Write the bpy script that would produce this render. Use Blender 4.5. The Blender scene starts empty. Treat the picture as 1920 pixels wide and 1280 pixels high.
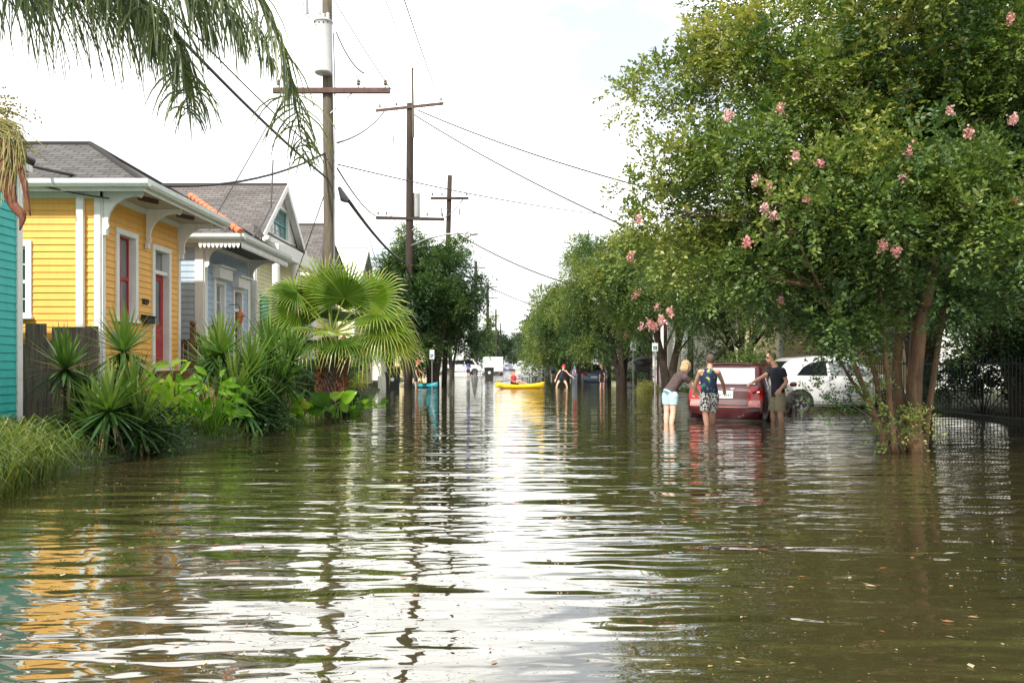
import bpy, bmesh, math, random
import numpy as np
from mathutils import Vector, Matrix
from mathutils.bvhtree import BVHTree
random.seed(7)
rng = np.random.default_rng(7)
R = math.radians
PI = math.pi
sc = bpy.context.scene
C = sc.collection

# ------------------------------------------------------------------ camera, sky, sun, exposure
cd = bpy.data.cameras.new("camera")
cam = bpy.data.objects.new("camera", cd)
C.objects.link(cam)
cam.location = (0, 0, 1.2)
cam.rotation_euler = (R(90), 0, 0)
cd.sensor_width = 36
cd.lens = 36 * 1500 / 1920
cd.shift_y = -(640 - 682) / 1920
cd.clip_end = 3000
sc.camera = cam

SUN_EL, SUN_AZ = R(46), R(207)     # azimuth clockwise from +Y: high sun behind the left shoulder
sdir = Vector((math.sin(SUN_AZ) * math.cos(SUN_EL), math.cos(SUN_AZ) * math.cos(SUN_EL), math.sin(SUN_EL)))
w = bpy.data.worlds.new("World")
sc.world = w
w.use_nodes = True
nt = w.node_tree
nt.nodes.clear()
N = nt.nodes.new
L = nt.links.new
out = N("ShaderNodeOutputWorld")
bg = N("ShaderNodeBackground")
bg.inputs[1].default_value = 0.12
sky = N("ShaderNodeTexSky")
sky.sky_type = 'NISHITA'
sky.sun_disc = False
sky.sun_elevation = SUN_EL
sky.sun_rotation = SUN_AZ
tc = N("ShaderNodeTexCoord")
mp = N("ShaderNodeMapping")
mp.inputs['Scale'].default_value = (1, 1, 2.2)
nz = N("ShaderNodeTexNoise")
nz.inputs['Scale'].default_value = 3.1
nz.inputs['Detail'].default_value = 6
rp = N("ShaderNodeValToRGB")
rp.color_ramp.elements[0].position = 0.36
rp.color_ramp.elements[0].color = (0.33, 0.33, 0.33, 1)
rp.color_ramp.elements[1].position = 0.47
L(tc.outputs['Generated'], mp.inputs[0])
L(mp.outputs[0], nz.inputs[0])
L(nz.outputs[0], rp.inputs[0])
# bright part of the cloud deck, ahead up the street
dp = N("ShaderNodeVectorMath"); dp.operation = 'DOT_PRODUCT'
dv = Vector((0.03, 1.0, 0.42)).normalized()
dp.inputs[1].default_value = dv
L(tc.outputs['Generated'], dp.inputs[0])
mr = N("ShaderNodeMapRange")
mr.interpolation_type = 'SMOOTHERSTEP'
mr.inputs[1].default_value = 0.45
mr.inputs[2].default_value = 0.92
mr.inputs[3].default_value = 9.0
mr.inputs[4].default_value = 15.0
L(dp.outputs['Value'], mr.inputs[0])
cl = N("ShaderNodeVectorMath"); cl.operation = 'SCALE'
cl.inputs[0].default_value = (1.0, 0.995, 0.985)
L(mr.outputs[0], cl.inputs['Scale'])
mx = N("ShaderNodeMix"); mx.data_type = 'RGBA'
L(rp.outputs[0], mx.inputs[0])
L(sky.outputs[0], mx.inputs[6])
L(cl.outputs[0], mx.inputs[7])
L(mx.outputs[2], bg.inputs[0])
L(bg.outputs[0], out.inputs[0])

sl = bpy.data.lights.new("sun", 'SUN')
sl.energy = 5.0
sl.angle = R(2)
sl.color = (1, 0.95, 0.86)
so = bpy.data.objects.new("sun", sl)
C.objects.link(so)
so.rotation_euler = (-sdir).to_track_quat('-Z', 'Y').to_euler()
so.location = sdir * 60

sc.view_settings.view_transform = 'Standard'
sc.view_settings.look = 'None'
sc.view_settings.gamma = 1
sc.view_settings.exposure = 0.4
sc.render.engine = 'CYCLES'
sc.cycles.use_denoising = True
sc.cycles.max_bounces = 6
sc.cycles.diffuse_bounces = 3
sc.cycles.transmission_bounces = 4
sc.cycles.transparent_max_bounces = 8
sc.cycles.sample_clamp_indirect = 6

# ------------------------------------------------------------------ helpers
def P(px, py, d):
    """a point at distance d up the street that the photograph shows at px, py"""
    return Vector(((px - 960) * d / 1500, d, 1.2 + (682 - py) * d / 1500))

WM = {}
def tag(o, label=None, cat=None, group=None, kind=None):
    if label: o['label'] = label
    if cat: o['category'] = cat
    if group: o['group'] = group
    if kind: o['kind'] = kind
    return o

def thing(name, label, cat, loc=(0, 0, 0), rz=0.0, group=None, scale=1.0):
    o = bpy.data.objects.new(name, None)
    o.empty_display_size = 0.3
    C.objects.link(o)
    o.location = loc
    o.rotation_euler = (0, 0, rz)
    o.scale = (scale,) * 3
    WM[o.name] = Matrix.Translation(Vector(loc)) @ Matrix.Rotation(rz, 4, 'Z') @ Matrix.Scale(scale, 4)
    return tag(o, label, cat, group)

def link(name, me, parent=None):
    o = bpy.data.objects.new(name, me)
    C.objects.link(o)
    if parent is not None:
        o.parent = parent
        WM[o.name] = WM[parent.name]
    else:
        WM[o.name] = Matrix.Identity(4)
    return o

def copy_thing(root, loc, rz, label=None, cat=None, group=None, scale=None):
    r = root.copy(); C.objects.link(r)
    r.location = loc; r.rotation_euler = (0, 0, rz)
    if scale: r.scale = (scale,) * 3
    tag(r, label, cat, group)
    for ch in list(root.children):
        c = ch.copy(); C.objects.link(c); c.parent = r
        for g in list(ch.children):
            d = g.copy(); C.objects.link(d); d.parent = c
    return r

class MB:
    def __init__(s):
        s.v = []; s.f = []; s.uv = []; s.m = []; s.t = []
    def face(s, pts, mi=0, uv=None, t=0.5):
        n = len(s.v)
        s.v += [tuple(p) for p in pts]
        s.f.append(tuple(range(n, n + len(pts))))
        s.uv.append(uv); s.m.append(mi); s.t.append(t)
    def box(s, a, b, mi=0):
        x0, y0, z0 = (min(a[i], b[i]) for i in range(3)); x1, y1, z1 = (max(a[i], b[i]) for i in range(3))
        c = [(x0,y0,z0),(x1,y0,z0),(x1,y1,z0),(x0,y1,z0),(x0,y0,z1),(x1,y0,z1),(x1,y1,z1),(x0,y1,z1)]
        s.idx(c, [(0,3,2,1),(4,5,6,7),(0,1,5,4),(1,2,6,5),(2,3,7,6),(3,0,4,7)], mi)
    def idx(s, vs, fs, mi=0, t=0.5):
        n = len(s.v)
        s.v += [tuple(p) for p in vs]
        for f in fs:
            s.f.append(tuple(n + i for i in f)); s.uv.append(None); s.m.append(mi); s.t.append(t)
    def tube(s, pts, rad, n=8, mi=0, cap=True, sq=None, t=0.5):
        pts = [Vector(p) for p in pts]
        if not hasattr(rad, '__len__'): rad = [rad] * len(pts)
        k = len(pts); up = None; vs = []
        for i in range(k):
            d = (pts[min(i+1, k-1)] - pts[max(i-1, 0)])
            if d.length < 1e-9: d = Vector((0, 0, 1))
            d.normalize()
            if up is None:
                up = Vector((0, 1, 0)) if abs(d.y) < 0.9 else Vector((1, 0, 0))
            a = d.cross(up)
            if a.length < 1e-6: a = d.orthogonal()
            a.normalize(); up = a.cross(d).normalized()
            r = rad[i]
            rx, ry = (r, r) if not hasattr(r, '__len__') else r
            for j in range(n):
                an = 2 * PI * j / n
                vs.append(pts[i] + a * (math.cos(an) * rx) + up * (math.sin(an) * ry))
        fs = []
        for i in range(k - 1):
            for j in range(n):
                j2 = (j + 1) % n
                fs.append((i*n+j, i*n+j2, (i+1)*n+j2, (i+1)*n+j))
        if cap:
            fs.append(tuple(range(n - 1, -1, -1))); fs.append(tuple(range((k-1)*n, k*n)))
        s.idx(vs, fs, mi, t)
    def ball(s, c, r, n=12, m=8, mi=0, rot=None):
        if not hasattr(r, '__len__'): r = (r, r, r)
        c = Vector(c); vs = [Vector((0, 0, -r[2]))]
        for i in range(1, m):
            th = -PI/2 + PI*i/m
            for j in range(n):
                a = 2*PI*j/n
                vs.append(Vector((r[0]*math.cos(th)*math.cos(a), r[1]*math.cos(th)*math.sin(a), r[2]*math.sin(th))))
        vs.append(Vector((0, 0, r[2])))
        if rot is not None: vs = [rot @ v for v in vs]
        vs = [c + v for v in vs]
        fs = []
        for j in range(n):
            fs.append((0, 1+(j+1) % n, 1+j))
            fs.append((len(vs)-1, 1+(m-2)*n+j, 1+(m-2)*n+(j+1) % n))
        for i in range(m-2):
            for j in range(n):
                a = 1+i*n; b = a+n; j2 = (j+1) % n
                fs.append((a+j, a+j2, b+j2, b+j))
        s.idx(vs, fs, mi)
    def lathe(s, c, prof, n=16, mi=0, axis='z'):
        c = Vector(c); vs = []
        for r, h in prof:
            for j in range(n):
                a = 2*PI*j/n
                x, y = r*math.cos(a), r*math.sin(a)
                vs.append(c + (Vector((x, y, h)) if axis == 'z' else (Vector((x, h, y)) if axis == 'y' else Vector((h, x, y)))))
        fs = []
        k = len(prof)
        for i in range(k-1):
            for j in range(n):
                j2 = (j+1) % n
                f = (i*n+j, i*n+j2, (i+1)*n+j2, (i+1)*n+j)
                fs.append(f if axis != 'y' else f[::-1])
        fs.append(tuple(range(n-1, -1, -1)) if axis != 'y' else tuple(range(n)))
        fs.append(tuple(range((k-1)*n, k*n)) if axis != 'y' else tuple(range(k*n-1, (k-1)*n-1, -1)))
        s.idx(vs, fs, mi)
    def mesh(s, name, mats, M=None, smooth=False):
        me = bpy.data.meshes.new(name)
        v = s.v
        if M is not None:
            iv = np.array(M.inverted())
            a = np.array(v, dtype=float).reshape(-1, 3)
            v = (a @ iv[:3, :3].T + iv[:3, 3]).tolist()
        me.from_pydata(v, [], s.f)
        for m in (mats if isinstance(mats, (list, tuple)) else [mats]): me.materials.append(m)
        if any(s.m): me.polygons.foreach_set('material_index', s.m)
        if any(u is not None for u in s.uv):
            ul = me.uv_layers.new(name='uv')
            for p, u in zip(me.polygons, s.uv):
                if u is not None:
                    for li, uu in zip(p.loop_indices, u): ul.data[li].uv = uu
        at = me.attributes.new('tint', 'FLOAT', 'FACE'); at.data.foreach_set('value', s.t)
        if smooth: me.polygons.foreach_set('use_smooth', [True] * len(me.polygons))
        me.update()
        return me
    def build(s, name, mats, parent=None, world=True, smooth=False, bevel=0.0):
        M = WM[parent.name] if (parent is not None and world) else None
        o = link(name, s.mesh(name, mats, M, smooth), parent)
        if bevel:
            b = o.modifiers.new('bevel', 'BEVEL'); b.width = bevel; b.segments = 2; b.limit_method = 'ANGLE'
        return o

def quads_np(name, V, tint, mats, parent=None, world=True, k=4):
    """V: (n,k,3) corner array -> one mesh of n loose faces (fast)"""
    n = len(V)
    a = V.reshape(-1, 3).astype(np.float64)
    if parent is not None and world:
        iv = np.array(WM[parent.name].inverted()); a = a @ iv[:3, :3].T + iv[:3, 3]
    me = bpy.data.meshes.new(name)
    me.vertices.add(n*k); me.vertices.foreach_set('co', a.astype(np.float32).ravel())
    me.loops.add(n*k); me.loops.foreach_set('vertex_index', np.arange(n*k, dtype=np.int32))
    me.polygons.add(n); me.polygons.foreach_set('loop_start', np.arange(0, n*k, k, dtype=np.int32))
    me.polygons.foreach_set('loop_total', np.full(n, k, dtype=np.int32))
    at = me.attributes.new('tint', 'FLOAT', 'FACE'); at.data.foreach_set('value', np.asarray(tint, dtype=np.float32))
    for m in (mats if isinstance(mats, (list, tuple)) else [mats]): me.materials.append(m)
    me.update(); me.validate()
    return link(name, me, parent)

def nrm(a): return a / np.maximum(np.linalg.norm(a, axis=-1, keepdims=True), 1e-9)

# ------------------------------------------------------------------ materials
def mat(name, col, rough=0.6, var=0.12, scale=6.0, metal=0.0, bump=0.0, col2=None, stretch=(1, 1, 1), coat=0.0, spec=0.5, thr=None):
    m = bpy.data.materials.new(name); m.use_nodes = True
    t = m.node_tree; b = t.nodes['Principled BSDF']
    b.inputs['Roughness'].default_value = rough; b.inputs['Metallic'].default_value = metal
    b.inputs['Specular IOR Level'].default_value = spec
    if coat: b.inputs['Coat Weight'].default_value = coat; b.inputs['Coat Roughness'].default_value = 0.04
    tcn = t.nodes.new('ShaderNodeTexCoord'); mpn = t.nodes.new('ShaderNodeMapping'); mpn.inputs['Scale'].default_value = stretch
    n = t.nodes.new('ShaderNodeTexNoise'); n.inputs['Scale'].default_value = scale; n.inputs['Detail'].default_value = 6
    n.inputs['Roughness'].default_value = 0.65
    t.links.new(tcn.outputs['Object'], mpn.inputs[0]); t.links.new(mpn.outputs[0], n.inputs[0])
    r = t.nodes.new('ShaderNodeValToRGB')
    lo, hi = thr or (0.3, 0.7)
    r.color_ramp.elements[0].position = lo; r.color_ramp.elements[1].position = hi
    c2 = col2 or tuple(c * (1 - var) for c in col)
    c1 = col if col2 else tuple(min(1, c * (1 + var)) for c in col)
    r.color_ramp.elements[0].color = (*c2, 1); r.color_ramp.elements[1].color = (*c1, 1)
    t.links.new(n.outputs[0], r.inputs[0]); t.links.new(r.outputs[0], b.inputs['Base Color'])
    if bump:
        bn = t.nodes.new('ShaderNodeBump'); bn.inputs['Distance'].default_value = bump
        t.links.new(n.outputs[0], bn.inputs['Height']); t.links.new(bn.outputs[0], b.inputs['Normal'])
    return m

def leafmat(name, cols, trans=0.4, rough=0.45, tcol=1.5):
    m = bpy.data.materials.new(name); m.use_nodes = True
    t = m.node_tree; b = t.nodes['Principled BSDF']; b.inputs['Roughness'].default_value = rough
    b.inputs['Specular IOR Level'].default_value = 0.4
    a = t.nodes.new('ShaderNodeAttribute'); a.attribute_name = 'tint'
    r = t.nodes.new('ShaderNodeValToRGB'); cr = r.color_ramp
    while len(cr.elements) < len(cols): cr.elements.new(0.5)
    for i, c in enumerate(cols):
        cr.elements[i].position = i / (len(cols) - 1); cr.elements[i].color = (*c, 1)
    t.links.new(a.outputs['Fac'], r.inputs[0]); t.links.new(r.outputs[0], b.inputs['Base Color'])
    tr = t.nodes.new('ShaderNodeBsdfTranslucent'); g = t.nodes.new('ShaderNodeMix'); g.data_type = 'RGBA'; g.blend_type = 'MULTIPLY'
    g.inputs[0].default_value = 1; g.inputs[7].default_value = (tcol * 1.05, tcol * 1.25, tcol * 0.45, 1)
    t.links.new(r.outputs[0], g.inputs[6]); t.links.new(g.outputs[2], tr.inputs[0])
    ms = t.nodes.new('ShaderNodeMixShader'); ms.inputs[0].default_value = trans
    t.links.new(b.outputs[0], ms.inputs[1]); t.links.new(tr.outputs[0], ms.inputs[2])
    t.links.new(ms.outputs[0], t.nodes['Material Output'].inputs[0])
    return m

def glassmat(name, col=(0.03, 0.035, 0.04), rough=0.04):
    m = mat(name, col, rough, 0.2, 2.0, spec=0.9)
    m.node_tree.nodes['Principled BSDF'].inputs['IOR'].default_value = 1.9
    return m

def shingle(name, c1, c2, mortar, bw=0.3, bh=0.14):
    m = bpy.data.materials.new(name); m.use_nodes = True
    t = m.node_tree; b = t.nodes['Principled BSDF']; b.inputs['Roughness'].default_value = 0.9
    u = t.nodes.new('ShaderNodeUVMap'); br = t.nodes.new('ShaderNodeTexBrick')
    br.inputs['Scale'].default_value = 1; br.inputs['Brick Width'].default_value = bw; br.inputs['Row Height'].default_value = bh
    br.inputs['Mortar Size'].default_value = 0.012; br.inputs['Mortar Smooth'].default_value = 0.3
    br.inputs['Color1'].default_value = (*c1, 1); br.inputs['Color2'].default_value = (*c2, 1); br.inputs['Mortar'].default_value = (*mortar, 1)
    n = t.nodes.new('ShaderNodeTexNoise'); n.inputs['Scale'].default_value = 1.3; n.inputs['Detail'].default_value = 8
    g = t.nodes.new('ShaderNodeMix'); g.data_type = 'RGBA'; g.blend_type = 'OVERLAY'; g.inputs[0].default_value = 0.5
    t.links.new(u.outputs[0], br.inputs[0]); t.links.new(u.outputs[0], n.inputs[0])
    t.links.new(br.outputs[0], g.inputs[6]); t.links.new(n.outputs[0], g.inputs[7]); t.links.new(g.outputs[2], b.inputs['Base Color'])
    bp = t.nodes.new('ShaderNodeBump'); bp.inputs['Distance'].default_value = 0.012; bp.invert = True
    t.links.new(br.outputs['Fac'], bp.inputs['Height']); t.links.new(bp.outputs[0], b.inputs['Normal'])
    return m

def streaked(name, col, grime=(0.10, 0.09, 0.07), amt=0.35, rough=0.55):
    """painted boards: faint per-area fading plus vertical grime runs"""
    m = mat(name, col, rough, 0.07, 3.0)
    t = m.node_tree; b = t.nodes['Principled BSDF']
    src = b.inputs['Base Color'].links[0].from_socket
    tcn = t.nodes.new('ShaderNodeTexCoord'); mpn = t.nodes.new('ShaderNodeMapping'); mpn.inputs['Scale'].default_value = (9, 9, 0.9)
    n = t.nodes.new('ShaderNodeTexNoise'); n.inputs['Scale'].default_value = 1.0; n.inputs['Detail'].default_value = 8
    t.links.new(tcn.outputs['Object'], mpn.inputs[0]); t.links.new(mpn.outputs[0], n.inputs[0])
    r = t.nodes.new('ShaderNodeMapRange'); r.inputs[1].default_value = 0.52; r.inputs[2].default_value = 0.8; r.inputs[3].default_value = 0; r.inputs[4].default_value = amt
    g = t.nodes.new('ShaderNodeMix'); g.data_type = 'RGBA'
    t.links.new(n.outputs[0], r.inputs[0]); t.links.new(r.outputs[0], g.inputs[0]); t.links.new(src, g.inputs[6])
    g.inputs[7].default_value = (*grime, 1); t.links.new(g.outputs[2], b.inputs['Base Color'])
    return m

M = {}
M['yellow'] = streaked('yellow_paint', (0.84, 0.445, 0.085), (0.45, 0.25, 0.08), 0.3)
M['teal'] = streaked('teal_paint', (0.03, 0.47, 0.43), (0.02, 0.2, 0.2), 0.4)
M['blue'] = streaked('blue_grey_paint', (0.40, 0.50, 0.62), (0.25, 0.28, 0.3), 0.4)
M['paleyellow'] = streaked('pale_yellow_paint', (0.75, 0.72, 0.45))
M['cream'] = streaked('cream_paint', (0.82, 0.68, 0.42), (0.5, 0.4, 0.25), 0.2)
M['white'] = streaked('white_paint', (0.80, 0.80, 0.76), (0.4, 0.4, 0.36), 0.25)
M['whitesiding'] = streaked('white_siding_paint', (0.78, 0.79, 0.76), (0.45, 0.46, 0.44), 0.25)
M['magenta'] = streaked('magenta_paint', (0.45, 0.05, 0.22))
M['mint'] = streaked('pale_green_trim', (0.70, 0.76, 0.72), (0.35, 0.38, 0.35), 0.3)
M['red'] = mat('red_paint', (0.42, 0.02, 0.03), 0.4, 0.2)
M['tealtrim'] = mat('teal_trim', (0.03, 0.33, 0.30), 0.5)
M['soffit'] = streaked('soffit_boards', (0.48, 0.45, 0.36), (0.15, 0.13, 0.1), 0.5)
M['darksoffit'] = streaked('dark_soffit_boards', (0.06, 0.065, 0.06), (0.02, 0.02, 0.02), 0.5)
M['vent'] = mat('vent_rust', (0.05, 0.015, 0.012), 0.8)
M['glass'] = mat('window_glass_with_curtain', (0.30, 0.33, 0.34), 0.08, 0.3, 3, col2=(0.10, 0.11, 0.115), stretch=(5, 5, 0.35), spec=0.9)
M['darkglass'] = glassmat('dark_glass', (0.012, 0.014, 0.016))
M['curtain'] = mat('curtain', (0.5, 0.52, 0.52), 0.8, 0.2, 10, stretch=(6, 6, .5))
M['shingle'] = shingle('roof_shingles', (0.075, 0.072, 0.07), (0.12, 0.115, 0.11), (0.03, 0.029, 0.028))
M['shingle2'] = shingle('brown_roof_shingles', (0.10, 0.09, 0.084), (0.15, 0.137, 0.13), (0.06, 0.055, 0.05))
M['metalroof'] = shingle('metal_roof', (0.66, 0.63, 0.58), (0.7, 0.67, 0.62), (0.4, 0.38, 0.34), 0.4, 8.0)
M['tile'] = mat('terracotta', (0.62, 0.17, 0.08), 0.7, 0.2, 8)
M['brick'] = shingle('brick', (0.30, 0.11, 0.05), (0.22, 0.08, 0.04), (0.2, 0.15, 0.11), 0.2, 0.075)
M['fence'] = mat('weathered_boards', (0.30, 0.205, 0.165), 0.9, 0.2, 4, col2=(0.06, 0.046, 0.04), stretch=(10, 10, 0.7), bump=0.01)
M['pole'] = mat('pole_wood', (0.17, 0.15, 0.11), 0.9, 0.3, 5, col2=(0.06, 0.045, 0.03), stretch=(8, 8, 0.5), bump=0.01)
M['darkpole'] = mat('dark_pole_wood', (0.06, 0.042, 0.03), 0.9, 0.3, 5, col2=(0.018, 0.013, 0.01), stretch=(8, 8, 0.5), bump=0.01)
M['arm'] = mat('crossarm_wood', (0.11, 0.065, 0.055), 0.9, 0.3, 7)
M['galv'] = mat('galvanised', (0.36, 0.37, 0.38), 0.4, 0.15, 12, metal=0.6)
M['transformer'] = mat('transformer_paint', (0.5, 0.5, 0.49), 0.45, 0.08, 5)
M['black'] = mat('black', (0.012, 0.012, 0.013), 0.5, 0.3)
M['wire'] = mat('wire', (0.05, 0.05, 0.05), 0.6)
M['iron'] = mat('iron', (0.015, 0.022, 0.022), 0.6)
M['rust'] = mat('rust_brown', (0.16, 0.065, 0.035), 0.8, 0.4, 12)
M['insul'] = mat('insulator', (0.09, 0.05, 0.04), 0.3)
M['bark'] = mat('crape_bark', (0.17, 0.095, 0.045), 0.8, 0.3, 3, col2=(0.04, 0.026, 0.016), stretch=(4, 4, 0.8), bump=0.015)
M['darkbark'] = mat('dark_bark', (0.07, 0.05, 0.035), 0.95, 0.3, 6, col2=(0.022, 0.016, 0.012), stretch=(5, 5, 0.8), bump=0.02)
M['ground'] = mat('ground_soil_grass', (0.045, 0.07, 0.016), 0.95, 0.3, 3, col2=(0.03, 0.024, 0.012), bump=0.03)
M['road'] = mat('asphalt', (0.05, 0.05, 0.048), 0.9)
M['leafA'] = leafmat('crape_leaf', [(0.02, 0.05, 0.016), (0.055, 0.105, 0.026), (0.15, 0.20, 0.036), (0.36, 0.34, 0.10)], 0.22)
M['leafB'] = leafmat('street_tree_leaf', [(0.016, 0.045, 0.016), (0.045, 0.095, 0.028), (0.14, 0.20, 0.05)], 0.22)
M['leafC'] = leafmat('far_tree_leaf', [(0.02, 0.045, 0.025), (0.04, 0.07, 0.035), (0.07, 0.10, 0.045)], 0.3)
M['blossom'] = leafmat('blossom', [(0.62, 0.26, 0.27), (0.72, 0.42, 0.42), (0.62, 0.42, 0.5)], 0.3, tcol=0.9)
M['fan'] = leafmat('fan_leaf', [(0.022, 0.06, 0.012), (0.07, 0.145, 0.018), (0.20, 0.28, 0.035), (0.36, 0.33, 0.10)], 0.38, 0.35)
M['yucca'] = leafmat('yucca_leaf', [(0.018, 0.055, 0.022), (0.05, 0.115, 0.035), (0.13, 0.21, 0.045), (0.42, 0.31, 0.17)], 0.25, 0.3)
M['big'] = leafmat('big_leaf', [(0.05, 0.13, 0.012), (0.12, 0.26, 0.02), (0.26, 0.38, 0.04), (0.4, 0.36, 0.1)], 0.45, 0.35)
M['grass'] = leafmat('grass_blade', [(0.05, 0.09, 0.015), (0.12, 0.17, 0.03), (0.22, 0.23, 0.06), (0.42, 0.35, 0.18)], 0.35)
M['frond'] = leafmat('palm_leaflet', [(0.03, 0.05, 0.028), (0.07, 0.10, 0.045), (0.14, 0.17, 0.06), (0.22, 0.2, 0.07)], 0.3)
M['sheath'] = mat('palm_sheath', (0.28, 0.10, 0.05), 0.8, 0.4, 9, col2=(0.09, 0.03, 0.02), stretch=(5, 5, 1), bump=0.02)
M['strand'] = mat('fruit_strands', (0.28, 0.25, 0.09), 0.8, 0.4, 9)
M['litter'] = leafmat('floating_leaf', [(0.30, 0.10, 0.04), (0.35, 0.22, 0.10), (0.5, 0.42, 0.3), (0.12, 0.11, 0.03)], 0.1)
M['tyre'] = mat('tyre', (0.02, 0.02, 0.02), 0.8)
M['rim'] = mat('alloy', (0.45, 0.45, 0.46), 0.3, metal=0.8)
M['chrome'] = mat('chrome', (0.75, 0.75, 0.76), 0.15, metal=1.0)
M['carred'] = mat('car_red', (0.05, 0.002, 0.004), 0.35, 0.05, coat=0.45)
M['carwhite'] = mat('car_white', (0.62, 0.63, 0.64), 0.3, 0.04, coat=1.0)
M['carblue'] = mat('car_blue', (0.08, 0.13, 0.20), 0.3, 0.05, coat=1.0)
M['carsilver'] = mat('car_silver', (0.4, 0.41, 0.42), 0.3, 0.05, metal=0.5, coat=1.0)
M['mirrorglass'] = mat('reflective_rear_glass', (0.75, 0.77, 0.8), 0.06, 0.05, metal=0.9)
M['lampred'] = mat('tail_lamp', (0.32, 0.003, 0.006), 0.12, 0.05, coat=1.0)
M['lamppink'] = mat('tail_lamp_clear', (0.6, 0.22, 0.2), 0.12, 0.05, coat=1.0)
M['plate'] = mat('plate', (0.55, 0.56, 0.55), 0.5)
M['skin'] = mat('skin', (0.55, 0.30, 0.21), 0.5, 0.08, 8)
M['skinpale'] = mat('skin_pale', (0.66, 0.42, 0.32), 0.5, 0.08, 8)
M['hairblond'] = mat('hair_blond', (0.62, 0.46, 0.26), 0.6, 0.2, 30, col2=(0.30, 0.19, 0.09), bump=0.02, stretch=(3, 3, 0.6))
M['hairbrown'] = mat('hair_brown', (0.09, 0.06, 0.04), 0.6, 0.2, 40, bump=0.02)
M['brownshirt'] = mat('brown_shirt', (0.085, 0.055, 0.055), 0.85, 0.2, 14, bump=0.04)
M['lace'] = mat('pale_lace', (0.5, 0.38, 0.4), 0.85, 0.3, 60, col2=(0.15, 0.1, 0.1))
M['lightblue'] = mat('light_blue_cloth', (0.42, 0.66, 0.74), 0.85, 0.1, 10, bump=0.04)
M['blackshirt'] = mat('black_cloth', (0.012, 0.014, 0.028), 0.8, 0.3, 10, bump=0.04)
M['khaki'] = mat('khaki_cloth', (0.30, 0.27, 0.17), 0.9, 0.2, 10, bump=0.04)
M['bluecloth'] = mat('blue_cloth', (0.12, 0.13, 0.5), 0.85, 0.2)
M['redcloth'] = mat('red_cloth', (0.45, 0.03, 0.04), 0.85, 0.2)
M['kayak'] = mat('yellow_plastic', (0.85, 0.50, 0.01), 0.35, 0.04)
M['teal_plastic'] = mat('teal_plastic', (0.02, 0.30, 0.38), 0.35, 0.05)
M['bin'] = mat('bin_plastic', (0.015, 0.017, 0.016), 0.5)
M['signwhite'] = mat('sign_white', (0.72, 0.73, 0.73), 0.4, 0.03)
M['signblue'] = mat('sign_blue', (0.03, 0.10, 0.38), 0.4, 0.03)
M['signgreen'] = mat('sign_green', (0.0, 0.17, 0.15), 0.4, 0.03)

def vor_mat():
    m = bpy.data.materials.new('printed_tank'); m.use_nodes = True
    t = m.node_tree; b = t.nodes['Principled BSDF']; b.inputs['Roughness'].default_value = 0.85
    tcn = t.nodes.new('ShaderNodeTexCoord'); v = t.nodes.new('ShaderNodeTexNoise'); v.inputs['Scale'].default_value = 9
    v.inputs['Detail'].default_value = 1
    r = t.nodes.new('ShaderNodeValToRGB'); cr = r.color_ramp; cr.interpolation = 'CONSTANT'
    cs = [(0, (0.012, 0.015, 0.05)), (0.52, (0.02, 0.20, 0.12)), (0.58, (0.02, 0.03, 0.10)), (0.62, (0.6, 0.45, 0.05)), (0.68, (0.5, 0.55, 0.6)), (0.72, (0.02, 0.02, 0.05))]
    while len(cr.elements) < len(cs): cr.elements.new(0.5)
    for e, (p, c) in zip(cr.elements, cs): e.position = p; e.color = (*c, 1)
    t.links.new(tcn.outputs['Object'], v.inputs[0]); t.links.new(v.outputs[0], r.inputs[0]); t.links.new(r.outputs[0], b.inputs['Base Color'])
    return m
M['tank'] = vor_mat()
def check_mat():
    m = bpy.data.materials.new('check_cloth'); m.use_nodes = True
    t = m.node_tree; b = t.nodes['Principled BSDF']; b.inputs['Roughness'].default_value = 0.85
    tcn = t.nodes.new('ShaderNodeTexCoord'); mpn = t.nodes.new('ShaderNodeMapping'); mpn.inputs['Rotation'].default_value = (R(20), R(40), R(10))
    v = t.nodes.new('ShaderNodeTexChecker'); v.inputs['Scale'].default_value = 24
    v.inputs['Color1'].default_value = (0.02, 0.02, 0.022, 1); v.inputs['Color2'].default_value = (0.62, 0.62, 0.62, 1)
    t.links.new(tcn.outputs['Object'], mpn.inputs[0]); t.links.new(mpn.outputs[0], v.inputs[0]); t.links.new(v.outputs[0], b.inputs['Base Color'])
    return m
M['check'] = check_mat()

# ------------------------------------------------------------------ ground and water
def smooth(a, b, x):
    t = min(1, max(0, (x - a) / (b - a))); return t * t * (3 - 2 * t)
def left_edge(y):
    return np.interp(y, [0, 6, 8, 10, 12.5, 18, 30, 36, 44, 80, 120], [-4.2, -4.45, -4.85, -4.9, -4.45, -4.5, -5.1, -5.9, -7.2, -7.6, -8.2])
def gz(x, y):
    e = float(left_edge(y))
    if x < 0:
        return -0.28 + 0.43 * smooth(e + 0.7, e - 0.5, x) + 0.12 * smooth(e - 0.5, e - 3, x)
    e2 = 9.9 if y < 19 else (8.6 if y < 34 else 7.2)
    return -0.28 + 0.18 * smooth(4.6, 5.2, x) + 0.22 * smooth(e2 - 0.6, e2 + 0.6, x)
xs = sorted(set([-400, -200, -100, -50, -30, -20, -15] + list(np.round(np.arange(-12, 14.01, 0.4), 3)) + [16, 20, 30, 50, 100, 200, 400]))
ys = sorted(set([-60, -30, -10] + list(range(0, 60, 1)) + list(range(60, 200, 8)) + [250, 400, 700, 1200]))
mb = MB()
vs = [(x, y, gz(x, y) + (0.025 * math.sin(x * 3.1 + y * 1.7) + 0.02 * math.sin(y * 2.3 - x) if abs(x) > 4 and abs(x) < 16 else 0)) for y in ys for x in xs]
nx = len(xs)
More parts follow.
